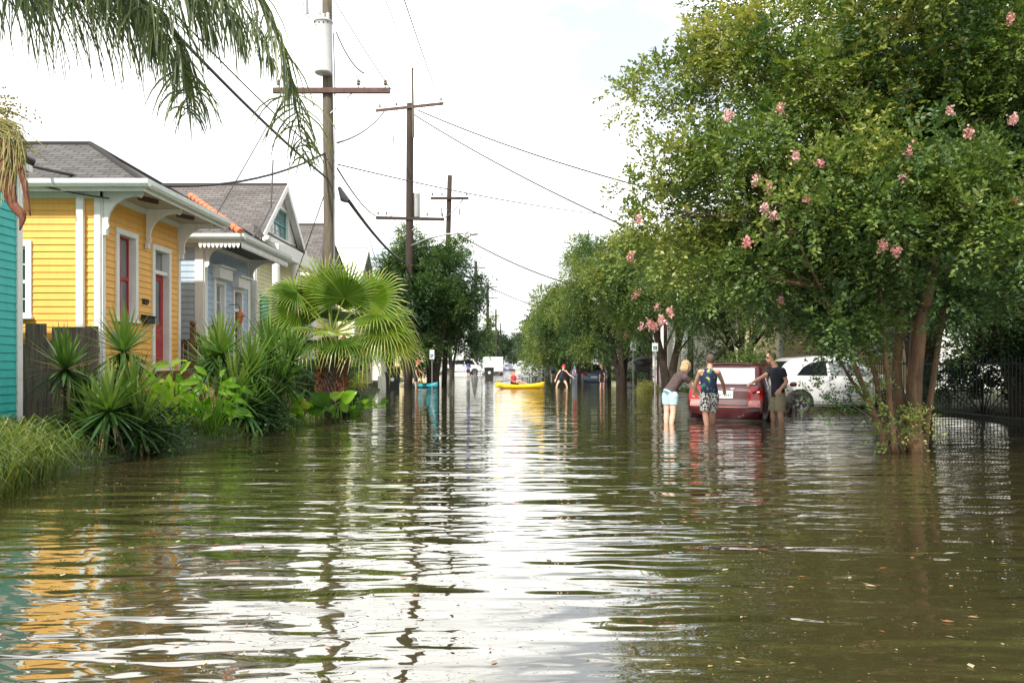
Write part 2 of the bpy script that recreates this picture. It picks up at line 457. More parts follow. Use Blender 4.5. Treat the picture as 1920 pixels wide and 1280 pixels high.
mb.idx(vs, [(j*nx+i, j*nx+i+1, (j+1)*nx+i+1, (j+1)*nx+i) for j in range(len(ys)-1) for i in range(nx-1)])
tag(mb.build('ground', M['ground'], smooth=True), kind='structure')

def water_mat():
    m = bpy.data.materials.new('flood_water'); m.use_nodes = True
    t = m.node_tree; b = t.nodes['Principled BSDF']
    b.inputs['Roughness'].default_value = 0.015
    b.inputs['IOR'].default_value = 2.0
    tcn = t.nodes.new('ShaderNodeTexCoord')
    n0 = t.nodes.new('ShaderNodeTexNoise'); n0.inputs['Scale'].default_value = 0.8; n0.inputs['Detail'].default_value = 5
    r = t.nodes.new('ShaderNodeValToRGB')
    r.color_ramp.elements[0].position = 0.3; r.color_ramp.elements[1].position = 0.75
    r.color_ramp.elements[0].color = (0.040, 0.036, 0.014, 1); r.color_ramp.elements[1].color = (0.058, 0.045, 0.020, 1)
    t.links.new(tcn.outputs['Object'], n0.inputs[0]); t.links.new(n0.outputs[0], r.inputs[0]); t.links.new(r.outputs[0], b.inputs['Base Color'])
    def noise(sx, sy, det, dist=0.0, off=(0, 0, 0), rot=0):
        mp = t.nodes.new('ShaderNodeMapping'); mp.inputs['Scale'].default_value = (sx, sy, 1); mp.inputs['Location'].default_value = off
        mp.inputs['Rotation'].default_value = (0, 0, rot)
        n = t.nodes.new('ShaderNodeTexNoise'); n.inputs['Scale'].default_value = 1; n.inputs['Detail'].default_value = det
        n.inputs['Roughness'].default_value = 0.45; n.inputs['Distortion'].default_value = dist
        t.links.new(tcn.outputs['Object'], mp.inputs[0]); t.links.new(mp.outputs[0], n.inputs[0]); return n.outputs[0]
    def mul(a, k):
        q = t.nodes.new('ShaderNodeMath'); q.operation = 'MULTIPLY'; t.links.new(a, q.inputs[0])
        if isinstance(k, float): q.inputs[1].default_value = k
        else: t.links.new(k, q.inputs[1])
        return q.outputs[0]
    def add(a, b2):
        q = t.nodes.new('ShaderNodeMath'); q.operation = 'ADD'; t.links.new(a, q.inputs[0]); t.links.new(b2, q.inputs[1]); return q.outputs[0]
    h1 = mul(noise(0.55, 2.3, 1.0, 0.3), WAVE[0])
    h2 = mul(noise(1.7, 5.6, 1.0, 0.4, (3, 8, 0), 0.12), WAVE[1])
    h3 = mul(noise(5.0, 13.0, 1.0, 0.2, (9, 2, 0), -0.15), WAVE[2])
    # calm and ruffled patches
    pt = t.nodes.new('ShaderNodeMapRange'); pt.inputs[1].default_value = 0.42; pt.inputs[2].default_value = 0.62; pt.inputs[3].default_value = 0.15; pt.inputs[4].default_value = 1.0
    t.links.new(noise(0.35, 0.6, 2.0, 0, (4, 4, 0)), pt.inputs[0])
    h = add(add(h1, h2), mul(h3, pt.outputs[0]))
    bp = t.nodes.new('ShaderNodeBump'); bp.inputs['Distance'].default_value = 1.0; bp.inputs['Strength'].default_value = 1.0
    t.links.new(h, bp.inputs['Height']); t.links.new(bp.outputs[0], b.inputs['Normal'])
    gl = t.nodes.new('ShaderNodeBsdfGlossy'); gl.inputs['Roughness'].default_value = 0.012; gl.inputs['Color'].default_value = (0.97, 0.97, 0.94, 1)
    t.links.new(bp.outputs[0], gl.inputs['Normal'])
    fr = t.nodes.new('ShaderNodeFresnel'); fr.inputs['IOR'].default_value = 1.9; t.links.new(bp.outputs[0], fr.inputs['Normal'])
    pw = t.nodes.new('ShaderNodeMath'); pw.operation = 'POWER'; pw.inputs[1].default_value = 0.62; t.links.new(fr.outputs[0], pw.inputs[0])
    ms = t.nodes.new('ShaderNodeMixShader'); t.links.new(pw.outputs[0], ms.inputs[0]); t.links.new(b.outputs[0], ms.inputs[1]); t.links.new(gl.outputs[0], ms.inputs[2])
    b.inputs['Specular IOR Level'].default_value = 0.0
    t.links.new(ms.outputs[0], t.nodes['Material Output'].inputs[0])
    return m
WAVE = (0.036, 0.0135, 0.0058)
M['water'] = water_mat()
mb = MB()
mb.face([(-300, -40, 0), (300, -40, 0), (300, 900, 0), (-300, 900, 0)])
tag(mb.build('water', M['water']), kind='structure')
# leaves and bark flakes afloat
n = 2600
yy = 2.6 + rng.random(n) ** 1.6 * 22
xx = (rng.random(n) - 0.5) * 1.5 * yy
keep = (xx > left_edge(yy) + 0.3) & (xx < 9) & ~((np.abs(xx - 0.1 * yy) < 0.12 * yy) & (rng.random(n) < 0.7))
xx, yy = xx[keep], yy[keep]; n = len(xx)
a = rng.random(n) * 2 * PI; ln = 0.006 + 0.026 * rng.random(n) ** 5; wd = ln * (0.25 + 0.4 * rng.random(n))
c = np.stack([xx, yy, np.full(n, 0.005)], 1)
u = np.stack([np.cos(a), np.sin(a), np.zeros(n)], 1); v = np.stack([-np.sin(a), np.cos(a), np.zeros(n)], 1)
z = np.array([0, 0, 0.002])
V = np.stack([c - u*ln[:, None], c - v*wd[:, None] + z, c + u*ln[:, None], c + v*wd[:, None] + z], 1)
tag(quads_np('floating_leaves', V, rng.random(n), M['litter']), 'scattered fallen leaves and bark flakes floating on the brown water', 'leaf litter', kind='stuff')
# ------------------------------------------------------------------ houses
class Face:
    """a wall plane: u runs along it, n points out of it"""
    def __init__(s, x, y, ux, uy, nx, ny):
        s.o = Vector((x, y, 0)); s.u = Vector((ux, uy, 0)); s.n = Vector((nx, ny, 0))
        s.flip = s.u.cross(Vector((0, 0, 1))).dot(s.n) < 0
    def p(s, u, z, o=0.0):
        q = s.o + s.u * u + s.n * o; q.z = z; return q
    def q(s, mb, pts, mi=0, uv=None):
        if s.flip: pts = pts[::-1]; uv = uv[::-1] if uv else None
        mb.face(pts, mi, uv)
    def box(s, mb, u0, u1, z0, z1, o0, o1, mi=0):
        c = [s.p(u0,z0,o1), s.p(u1,z0,o1), s.p(u1,z0,o0), s.p(u0,z0,o0), s.p(u0,z1,o1), s.p(u1,z1,o1), s.p(u1,z1,o0), s.p(u0,z1,o0)]
        fs = [(0,3,2,1),(4,5,6,7),(0,1,5,4),(1,2,6,5),(2,3,7,6),(3,0,4,7)]
        if s.flip: fs = [f[::-1] for f in fs]
        mb.idx(c, fs, mi)
    def siding(s, mb, L_, z0, z1, ops=(), board=0.125, lip=0.016, clip=None):
        z = z0
        while z < z1 - 1e-4:
            zt = min(z + board, z1)
            cuts = sorted({z, zt} | {q for o in ops for q in (o[2], o[3]) if z < q < zt})
            for a, b in zip(cuts[:-1], cuts[1:]):
                m = (a + b) / 2
                lo, hi = clip(m) if clip else (0, L_)
                iv = [(lo, hi)]
                for o in ops:
                    if o[2] < m < o[3]:
                        nv = []
                        for p, q in iv:
                            if o[0] > p: nv.append((p, min(q, o[0])))
                            if o[1] < q: nv.append((max(p, o[1]), q))
                        iv = [t for t in nv if t[1] - t[0] > 1e-3]
                oa = lip * (1 - (a - z) / board); ob = lip * (1 - (b - z) / board)
                for p, q in iv:
                    s.q(mb, [s.p(p, a, oa), s.p(q, a, oa), s.p(q, b, ob), s.p(p, b, ob)])
                    if a == z: s.q(mb, [s.p(p, a, -0.002), s.p(q, a, -0.002), s.p(q, a, oa), s.p(p, a, oa)])
            z = zt
    def window(s, parent, u0, u1, z0, z1, casing='white', sash='white', cas=0.11, rec=0.07, rows=2, cols=2, curtain=True, hood=0, name='window', glass='glass'):
        """casing outline u0..u1, z0..z1"""
        mb = MB()
        s.box(mb, u0, u0+cas, z0+0.05, z1-cas, -rec-0.03, 0.045)
        s.box(mb, u1-cas, u1, z0+0.05, z1-cas, -rec-0.03, 0.045)
        s.box(mb, u0, u1, z1-cas, z1, -rec-0.03, 0.05)
        if hood:
            s.box(mb, u0-0.06, u1+0.06, z1+0.003, z1+hood, 0, 0.20); s.box(mb, u0-0.10, u1+0.10, z1+hood, z1+hood+0.05, 0, 0.27)
        wo = mb.build(name, M[casing], parent, bevel=0.006)
        mb = MB(); s.box(mb, u0-0.03, u1+0.03, z0, z0+0.05, -rec-0.03, 0.09); mb.build('sill', M[casing], wo)
        a, b, c, d = u0+cas, u1-cas, z0+0.05, z1-cas
        mb = MB(); t = 0.045
        s.box(mb, a, a+t, c, d, -rec-0.02, -rec+0.02); s.box(mb, b-t, b, c, d, -rec-0.02, -rec+0.02)
        s.box(mb, a+t, b-t, c, c+t*1.5, -rec-0.02, -rec+0.02); s.box(mb, a+t, b-t, d-t, d, -rec-0.02, -rec+0.02)
        h = (c + d) / 2
        s.box(mb, a+t, b-t, h-0.03, h+0.03, -rec-0.02, -rec+0.035)
        for i in range(1, cols):
            u = a + (b-a)*i/cols
            s.box(mb, u-0.012, u+0.012, c+t*1.5, h-0.03, -rec-0.015, -rec+0.012); s.box(mb, u-0.012, u+0.012, h+0.03, d-t, -rec-0.015, -rec+0.012)
        for i in range(1, rows):
            for (zz0, zz1) in ((c, h), (h, d)):
                z = zz0 + (zz1-zz0)*i/rows
                if rows > 1 and abs(z - h) > 0.05: s.box(mb, a+t, b-t, z-0.01, z+0.01, -rec-0.014, -rec+0.011)
        mb.build('sash', M[sash], wo)
        mb = MB(); s.q(mb, [s.p(a, c, -rec-0.005), s.p(b, c, -rec-0.005), s.p(b, d, -rec-0.005), s.p(a, d, -rec-0.005)]); mb.build('pane', M[glass], wo)
        return wo

def roofplane(mb, pts, mi=0, lift=0.0):
    """planar polygon; uv: u along the first edge (eave), v up the slope, in metres"""
    pts = [Vector(p) + Vector((0, 0, lift)) for p in pts]
    u = (pts[1] - pts[0]).normalized(); n = (pts[1]-pts[0]).cross(pts[2]-pts[0]).normalized(); v = n.cross(u)
    mb.face(pts, mi, [((p-pts[0]).dot(u), (p-pts[0]).dot(v)) for p in pts])

def hip_roof(parent, sx, Xe, Xb, y0, y1, ze, zr, matn, hip=True, inset=None, name='roof'):
    """eaves rectangle Xe(front)..Xb(back) x y0..y1; ridge along X at zr"""
    ym = (y0+y1)/2; ins = inset if inset is not None else (y1-y0)/2
    A = Vector((Xe, y0, ze)); B = Vector((Xe, y1, ze)); Cc = Vector((Xb, y1, ze)); D = Vector((Xb, y0, ze))
    E = Vector((Xe - sx*ins, ym, zr)); F = Vector((Xb, ym, zr))
    mb = MB()
    def pl(pts):
        n = (pts[1]-pts[0]).cross(pts[2]-pts[0])
        if n.z < 0: pts = [pts[1], pts[0]] + pts[2:][::-1]
        roofplane(mb, pts)
    pl([A, D, F, E]); pl([B, Cc, F, E])
    if hip: pl([A, B, E])
    ro = mb.build(name, M[matn], parent)
    sd = ro.modifiers.new('thick', 'SOLIDIFY'); sd.thickness = 0.05; sd.offset = -1
    mb = MB()
    pts = [(A, E), (B, E), (E, F)] if hip else [(E, F)]
    for p, q in pts: mb.tube([p + Vector((0,0,.01)), q + Vector((0,0,.01))], 0.05, 6)
    mb.build('ridge_cap', M[matn], ro)
    return ro

def bracket(mb, x, y, z, sx, h=0.55, dpt=0.55, t=0.05):
    """scroll-sawn eave bracket: quarter ring with drop, in the X-Z plane, wall at x"""
    pts = [(0, 0), (dpt, 0), (dpt, -0.07), (dpt-0.05, -0.12)]
    for i in range(9):
        a = PI/2 * i/8
        pts.append((dpt-0.12 - (dpt-0.2)*math.sin(a), -0.09 - (h-0.25)*(1-math.cos(a)) ))
    pts += [(0.10, -h+0.08), (0.05, -h), (0, -h)]
    f = [Vector((x+sx*p[0], y-t/2, z+p[1])) for p in pts]; g = [Vector((v.x, y+t/2, v.z)) for v in f]
    n = len(f); vs = f+g
    fs = [tuple(range(n)), tuple(range(2*n-1, n-1, -1))] + [(i, i+n, (i+1) % n+n, (i+1) % n) for i in range(n)]
    mb.idx(vs, fs)

def gutter(parent, pts, mat_, r=0.07):
    mb = MB()
    for p, q in zip(pts[:-1], pts[1:]):
        p = Vector(p); q = Vector(q); d = (q-p).normalized(); o = d.cross(Vector((0,0,1)))
        prof = [(0, .06), (-.02, -.03), (.03, -.07), (.09, -.07), (.13, -.02), (.14, .06)]
        ring = lambda c: [c + o*a + Vector((0,0,b)) for a, b in prof]
        r0, r1 = ring(p), ring(q)
        for i in range(len(prof)-1): mb.face([r0[i], r1[i], r1[i+1], r0[i+1]])
        mb.face(r0[::-1]); mb.face(r1)
    o = mb.build('gutter', M[mat_], parent)
    sd = o.modifiers.new('thick', 'SOLIDIFY'); sd.thickness = 0.006
    return o

def house(name, label, sx, Xf, y0, y1, zf, ze, zr, wallm, trimm, roofm, soffm, oh=0.9, os_=0.3, length=12, fops=(), sops=(), hip=True, board=0.125, gable=False, zbase=0.0, cat='house', group=None, cb=0.11, inset=None, gwin=None):
    t = thing(name, label, cat, (Xf, y0, 0.0), 0, group)
    front = Face(Xf, y0, 0, 1, sx, 0); side = Face(Xf, y0, -sx, 0, 0, -1); far = Face(Xf, y1, -sx, 0, 0, 1)
    W = y1-y0; Xb = Xf - sx*length
    mb = MB()
    front.siding(mb, W, zbase, ze, fops, board)
    side.siding(mb, length, zbase, ze, sops, board)
    far.siding(mb, length, zbase, ze, (), 0.5)
    mb.face([(Xb, y0, zbase), (Xb, y1, zbase), (Xb, y1, ze), (Xb, y0, ze)])
    # inner dark lining so that openings do not see through
    mb.build('wall', M[wallm], t)
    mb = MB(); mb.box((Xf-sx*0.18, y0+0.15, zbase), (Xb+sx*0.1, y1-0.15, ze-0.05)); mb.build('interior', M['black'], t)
    mb = MB()
    for f, L_ in ((front, W), (side, length)):
        f.box(mb, 0 if f is side else 0.0, cb, zbase, ze-0.002, 0, 0.032 if f is side else 0.03)
    front.box(mb, W-cb, W, zbase, ze-0.002, 0, 0.03)
    front.box(mb, 0.0, W, ze-0.14, ze-0.004, 0, 0.036); side.box(mb, 0, length, ze-0.16, ze-0.004, 0, 0.034)
    mb.build('corner_board', M[trimm], t)
    Xe = Xf + sx*oh
    mb = MB()
    mb.box((Xe-sx*0.03, y0-os_+0.03, ze-0.03), (Xf-sx*0.05, y1+os_-0.03, ze))
    mb.box((Xf-sx*0.05, y0-os_+0.03, ze-0.03), (Xb, y0+0.02, ze)); mb.box((Xf-sx*0.05, y1-0.02, ze-0.03), (Xb, y1+os_-0.03, ze))
    mb.build('soffit', M[soffm], t)
    mb = MB()
    mb.box((Xe, y0-os_, ze-0.09), (Xe-sx*0.03, y1+os_, ze+0.06)); mb.box((Xe-sx*0.03, y0-os_, ze-0.09), (Xb, y0-os_+0.03, ze+0.06)); mb.box((Xe-sx*0.03, y1+os_-0.03, ze-0.09), (Xb, y1+os_, ze+0.06))
    mb.build('fascia', M[trimm], t)
    if not gable:
        hip_roof(t, sx, Xe+sx*0.02, Xb, y0-os_-0.02, y1+os_+0.02, ze+0.06, zr, roofm, hip, inset)
    else:
        ym = (y0+y1)/2; ins = oh + 0.02 - 0.25
        hip_roof(t, sx, Xf+sx*0.25, Xb, y0-os_-0.02, y1+os_+0.02, ze+0.06, zr, roofm, False, 0)
        mb = MB(); H = zr-ze-0.06; gf = Face(Xf, y0, 0, 1, sx, 0)
        ops = [gwin] if gwin else []
        gf.siding(mb, W, ze+0.06, zr-0.08, ops, board, clip=lambda z: ((z-ze-0.06)/H*W/2, W-(z-ze-0.06)/H*W/2))
        mb.build('gable', M[trimm], t)
        mb = MB()
        for s_, e in ((y0-os_, ym), (y1+os_, ym)):
            for o0, o1, dz0, dz1 in ((0.25, 0.28, -0.22, 0.0), (0.02, 0.25, -0.07, -0.04)):
                a = Vector((Xf+sx*o0, s_, ze+0.06)); b = Vector((Xf+sx*o0, e, zr)); w_ = Vector((sx*(o1-o0), 0, 0))
                z0 = Vector((0,0,dz0)); z1 = Vector((0,0,dz1))
                vs = [a+z0, b+z0, b+z1, a+z1, a+z0+w_, b+z0+w_, b+z1+w_, a+z1+w_]
                mb.idx(vs, [(0,1,2,3),(7,6,5,4),(0,4,5,1),(1,5,6,2),(2,6,7,3),(3,7,4,0)])
        mb.build('bargeboard', M[trimm], t)
        # pent roof over the porch
        if oh > 0.3:
            mb = MB(); roofplane(mb, [(Xe+sx*.02, y0-os_, ze+0.06), (Xe+sx*.02, y1+os_, ze+0.06), (Xf+sx*0.03, y1+os_, ze+0.45), (Xf+sx*0.03, y0-os_, ze+0.45)])
            mb.face([(Xe+sx*.02, y0-os_, ze+0.06), (Xf+sx*0.03, y0-os_, ze+0.45), (Xf+sx*0.03, y0-os_, ze+0.06)])
            mb.build('porch_roof', M[roofm], t)
    return t, front, side

def text_mesh(txt, size, name, matn, parent, mw, extrude=0.004, font_sx=1.0):
    cu = bpy.data.curves.new('t', 'FONT'); cu.body = txt; cu.size = size; cu.extrude = extrude; cu.align_x = 'CENTER'; cu.align_y = 'CENTER'
    tmp = bpy.data.objects.new('t', cu); C.objects.link(tmp)
    dg = bpy.context.evaluated_depsgraph_get()
    me = bpy.data.meshes.new_from_object(tmp.evaluated_get(dg)); bpy.data.objects.remove(tmp)
    me.materials.clear(); me.materials.append(M[matn])
    me.transform(WM[parent.name].inverted() @ mw @ Matrix.Diagonal((font_sx, 1, 1, 1)))
    return link(name, me, parent)

# yellow cottage ------------------------------------------------------------
YH = dict(Xf=-7.5, y0=14.6, y1=18.05, ze=4.38)
fwin = (0.50, 1.38, 2.0, 3.78); fdoor = (2.03, 2.93, 1.1, 3.70)
swin = (1.25, 2.05, 2.02, 3.45)
yh, yf, ysd = house('cottage', 'bright yellow clapboard cottage with grey hip roof, red door and white bracketed eave', 1, -7.5, 14.6, 18.05, 1.1, 4.38, 5.68,
    'yellow', 'white', 'shingle', 'soffit', 0.92, 0.3, 12, [(fwin[0]+.05, fwin[1]-.05, fwin[2]+.02, fwin[3]-.05), (fdoor[0]+.05, fdoor[1]-.05, fdoor[2]+.02, fdoor[3]-.05)],
    [(swin[0]+.05, swin[1]-.05, swin[2]+.02, swin[3]-.05)])
yf.window(yh, *fwin, 'white', 'red', rows=1, cols=2, rec=0.12)
wv = ysd.window(yh, *swin, 'white', 'white', rows=2, cols=2, glass='darkglass'); wv['label'] = 'white sash window on the side wall'
# door with transom
mb = MB(); u0, u1, z0, z1 = fdoor; c = 0.11
yf.box(mb, u0, u0+c, z0, z1-c, -0.16, 0.045); yf.box(mb, u1-c, u1, z0, z1-c, -0.16, 0.045); yf.box(mb, u0, u1, z1-c, z1, -0.16, 0.05)
yf.box(mb, u0+c, u1-c, 3.10, 3.18, -0.14, 0.0); yf.box(mb, u0-0.02, u1+0.02, z0-0.06, z0, -0.16, 0.10)
do = mb.build('door_frame', M['white'], yh, bevel=0.006)
mb = MB(); yf.q(mb, [yf.p(u0+c, 3.18, -.12), yf.p(u1-c, 3.18, -.12), yf.p(u1-c, z1-c, -.12), yf.p(u0+c, z1-c, -.12)]); mb.build('transom_pane', M['glass'], do)
mb = MB(); a, b = u0+c, u1-c
yf.box(mb, a, b, z0, 2.05, -0.14, -0.10); yf.box(mb, a, a+.12, 2.05, 3.10, -0.14, -0.10); yf.box(mb, b-.12, b, 2.05, 3.10, -0.14, -0.10); yf.box(mb, a+.12, b-.12, 2.98, 3.10, -0.14, -0.10)
yf.box(mb, a+.10, b-.10, 1.25, 1.85, -0.10, -0.085); yf.box(mb, a+.16, b-.16, 1.31, 1.79, -0.085, -0.075)
dr = mb.build('door', M['red'], yh, bevel=0.004)
mb = MB(); yf.q(mb, [yf.p(a+.12, 2.05, -.125), yf.p(b-.12, 2.05, -.125), yf.p(b-.12, 2.98, -.125), yf.p(a+.12, 2.98, -.125)]); mb.build('door_pane', M['glass'], dr)
mb = MB(); mb.ball(yf.p(a+.06, 2.0, -.07), .03); mb.build('knob', M['chrome'], dr)
# house number
text_mesh('2829', 0.17, 'house_number', 'black', yh, Matrix.Translation(yf.p(1.72, 2.46, .022)) @ Matrix.Rotation(R(90), 4, 'Z') @ Matrix.Rotation(R(90), 4, 'X'), 0.008, 0.9)
# mailbox
mb = MB(); yf.box(mb, 1.55, 1.92, 2.02, 2.17, 0.02, 0.14)
mbx = mb.build('mailbox', M['black'], yh, bevel=0.01)
mb = MB(); vsn = [yf.p(1.54, 2.17, .02), yf.p(1.93, 2.17, .02), yf.p(1.93, 2.15, .16), yf.p(1.54, 2.15, .16), yf.p(1.54, 2.20, .02), yf.p(1.93, 2.20, .02), yf.p(1.93, 2.17, .17), yf.p(1.54, 2.17, .17)]
mb.idx(vsn, [(0,1,2,3),(7,6,5,4),(3,2,6,7),(0,3,7,4),(1,5,6,2)]); mb.build('mailbox_lid', M['black'], mbx)
# brackets
for yy_ in (14.63, 16.33, 18.02):
    mb = MB(); bracket(mb, -7.46, yy_, 4.35, 1, 0.72, 0.72)
    yf.box(mb, yy_-14.6-0.05, yy_-14.6+0.05, 3.55, 3.66, 0.03, 0.10)
    mb.build('eave_bracket', M['white'], yh)
# soffit vents
for yy_ in (15.35, 17.1):
    mb = MB()
    n_ = 16; pts = []
    for i in range(n_):
        a_ = 2*PI*i/n_; rr = 1 - 0.25*abs(math.sin(2*a_))
        pts.append(Vector((-6.98 + 0.19*math.sin(a_)*rr, yy_ + 0.42*math.cos(a_)*rr, 4.338)))
    mb.face(pts[::-1]); o = mb.build('soffit_vent', M['vent'], yh); sd = o.modifiers.new('t', 'SOLIDIFY'); sd.thickness = 0.006; sd.offset = 1
gutter(yh, [(-6.58, 18.37, 4.42), (-6.58, 14.28, 4.42)][::-1], 'mint')
gutter(yh, [(-19, 14.28, 4.42), (-6.45, 14.28, 4.42)], 'mint')
mb = MB(); ysd.box(mb, 0.28, 0.41, 0.2, 4.3, 0.02, 0.10); mb.build('downpipe', M['white'], yh, bevel=0.01)

# teal house at the left edge ----------------------------------------------------
th, tf, ts = house('cottage', 'turquoise clapboard house at the left edge with white downpipe and corner board', 1, -7.55, 4.0, 12.3, 0.5, 4.25, 6.2, 'teal', 'white', 'shingle', 'soffit', 0.12, 0.1, 12, cb=0.13, group=None, zbase=0.12)
mb = MB(); tf.box(mb, 7.42, 7.60, 0.15, 4.2, 0.02, 0.13); mb.build('downpipe', M['white'], th, bevel=0.02)

# board fence between the two -------------------------------------------------------
ft = thing('wooden_fence', 'weathered dark wooden board fence with uneven tops between turquoise and yellow houses', 'fence', (-8.4, 14.35, 0))
ff = Face(-9.28, 14.35, 1, 0, 0, -1)
tops = [(0, .22, 1.85), (.225, .42, 1.88), (.43, .55, 1.55), (.555, .93, 1.93), (.94, 1.02, 1.62), (1.03, 1.34, 1.86), (1.35, 1.62, 1.87), (1.63, 1.86, 1.87)]
for (a, b, z1_) in tops:
    mb = MB(); ff.box(mb, a, b, 0.05, z1_ + random.uniform(-.01, .02), -0.012, 0.012); mb.build('board', M['fence'], ft, bevel=0.004)
mb = MB(); ff.box(mb, 0, 1.86, 0.5, 0.6, -0.06, -0.012); ff.box(mb, 0, 1.86, 1.4, 1.5, -0.06, -0.012); mb.build('rail', M['fence'], ft)

# brick steps and iron rail at the yellow door ----------------------------------------
st = thing('front_steps', 'brown brick front steps with rusty handrail beside the yellow cottage door', 'steps', (-7.0, 17.3, 0))
mb = MB()
def bbox_uv(mb, a, b):
    x0, y0_, z0_ = a; x1, y1_, z1_ = b
    for pts in ([(x0,y0_,z0_),(x1,y0_,z0_),(x1,y0_,z1_),(x0,y0_,z1_)], [(x1,y0_,z0_),(x1,y1_,z0_),(x1,y1_,z1_),(x1,y0_,z1_)], [(x0,y0_,z1_),(x1,y0_,z1_),(x1,y1_,z1_),(x0,y1_,z1_)], [(x1,y1_,z0_),(x0,y1_,z0_),(x0,y1_,z1_),(x1,y1_,z1_)], [(x0,y1_,z0_),(x0,y0_,z0_),(x0,y0_,z1_),(x0,y1_,z1_)]):
        roofplane(mb, pts)
for i in range(6):
    bbox_uv(mb, (-7.45, 16.75, 0.0), (-6.75 + 0.27*(5-i), 17.75, 0.18 + 0.175*i)) if i == 0 else bbox_uv(mb, (-7.45, 16.752+0.001*i, 0.18+0.175*(i-1)), (-6.75 + 0.27*(5-i), 17.748-0.001*i, 0.18 + 0.175*i))
mb.build('step', M['brick'], st)
mb = MB(); bbox_uv(mb, (-6.6, 17.8, 0), (-6.0, 18.15, 1.22)); bbox_uv(mb, (-6.66, 17.74, 1.22), (-5.94, 18.21, 1.28)); mb.build('pier', M['brick'], st)
for yq in (16.80, 18.3):
    mb = MB()
    for xq, zt_ in ((-7.3, 2.05), (-6.15, 1.2)):
        mb.box((xq-.05, yq-.05, 0.1), (xq+.05, yq+.05, zt_)); mb.ball((xq, yq, zt_+.07), .07)
    mb.tube([(-7.3, yq, 1.95), (-6.15, yq, 1.12)], .035, 6); mb.tube([(-7.3, yq, 1.35), (-6.15, yq, .5)], .02, 6)
    for i in range(1, 8):
        x_ = -7.3+1.15*i/8; z_ = 1.95-.83*i/8; mb.tube([(x_, yq, z_), (x_, yq, z_-.6)], .012, 5)
    if yq > 17: mb.build('handrail', M['rust'], st)
# iron-and-wood side gate between the houses
gt = thing('side_gate', 'brown slatted side gate with ball finials between yellow and grey-blue houses', 'gate', (-7.3, 18.7, 0))
mb = MB()
for xq in (-8.2, -7.0):
    mb.box((xq-.06, 18.64, 0.1), (xq+.06, 18.76, 1.95)); mb.ball((xq, 18.7, 2.03), .09); mb.box((xq-.08, 18.62, 1.88), (xq+.08, 18.78, 1.93))
mb.build('post', M['rust'], gt)
mb = MB(); mb.box((-8.14, 18.67, 1.68), (-7.06, 18.73, 1.76)); mb.box((-8.14, 18.67, .4), (-7.06, 18.73, .48))
for i in range(9): mb.box((-8.12+.115*i, 18.68, .48), (-8.12+.115*i+.07, 18.72, 1.68))
mb.build('gate_leaf', M['rust'], gt)

# grey-blue house ------------------------------------------------------------------
w2 = (0.62, 1.42, 1.35, 3.35); d2 = (2.0, 2.75, 1.1, 3.25)
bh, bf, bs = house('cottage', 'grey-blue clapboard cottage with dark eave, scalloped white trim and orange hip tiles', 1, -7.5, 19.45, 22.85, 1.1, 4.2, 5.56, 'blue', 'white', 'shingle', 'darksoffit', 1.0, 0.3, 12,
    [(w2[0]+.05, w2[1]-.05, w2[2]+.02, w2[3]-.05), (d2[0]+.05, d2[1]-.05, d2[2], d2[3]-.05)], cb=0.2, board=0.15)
bf.window(bh, *w2, 'white', 'white', rows=2, cols=2, hood=0.28)
mb = MB(); u0, u1, z0, z1 = d2; c = 0.10
bf.box(mb, u0, u0+c, z0, z1-c, -0.14, 0.045); bf.box(mb, u1-c, u1, z0, z1-c, -0.14, 0.045); bf.box(mb, u0, u1, z1-c, z1, -0.14, 0.05); bf.box(mb, u0+c, u1-c, 2.62, 2.70, -0.14, 0)
bf.box(mb, u0-.06, u1+.06, z1+.003, z1+.28, 0, .2); bf.box(mb, u0-.1, u1+.1, z1+.28, z1+.33, 0, .27)
do = mb.build('door_frame', M['white'], bh)
mb = MB(); bf.q(mb, [bf.p(u0+c, 2.7, -.12), bf.p(u1-c, 2.7, -.12), bf.p(u1-c, z1-c, -.12), bf.p(u0+c, z1-c, -.12)]); mb.build('transom_pane', M['darkglass'], do)
mb = MB(); a, b = u0+c, u1-c
bf.box(mb, a, a+.09, z0, 2.62, -.13, -.09); bf.box(mb, b-.09, b, z0, 2.62, -.13, -.09); bf.box(mb, a+.09, b-.09, 2.5, 2.62, -.13, -.09); bf.box(mb, a+.09, b-.09, z0, 1.5, -.13, -.09)
dr = mb.build('door', M['rust'], bh)
mb = MB(); bf.q(mb, [bf.p(a+.09, 1.5, -.11), bf.p(b-.09, 1.5, -.11), bf.p(b-.09, 2.5, -.11), bf.p(a+.09, 2.5, -.11)]); mb.build('door_pane', M['darkglass'], dr)
# scalloped trim under the eave
mb = MB(); Xe = -6.5
def scallops(mb, p, q, n_, dep=0.10):
    p = Vector(p); q = Vector(q); nn = (q-p).cross(Vector((0,0,1))).normalized()*0.02
    for i in range(n_):
        a = p.lerp(q, i/n_); b = p.lerp(q, (i+1)/n_); pts = [a, b]
        for k in range(1, 6):
            s_ = b.lerp(a, k/6); s_.z -= dep*math.sin(PI*k/6)*1.0 + .03; pts.append(s_)
        pts[0] = a; pts[1] = b; n0 = len(pts)
        vs = [v for v in pts] + [v+nn for v in pts]
        mb.idx(vs, [tuple(range(n0)), tuple(range(2*n0-1, n0-1, -1))] + [(k, k+n0, (k+1) % n0+n0, (k+1) % n0) for k in range(n0)])
scallops(mb, (Xe+.01, 19.15, 4.10), (Xe+.01, 23.1, 4.10), 34); scallops(mb, (-7.5, 19.14, 4.10), (Xe, 19.14, 4.10), 10)
mb.build('scalloped_trim', M['white'], bh)
for yy_ in (19.48, 22.8):
    mb = MB(); bracket(mb, -7.46, yy_, 4.15, 1, 0.6, 0.7); mb.build('eave_bracket', M['white'], bh)
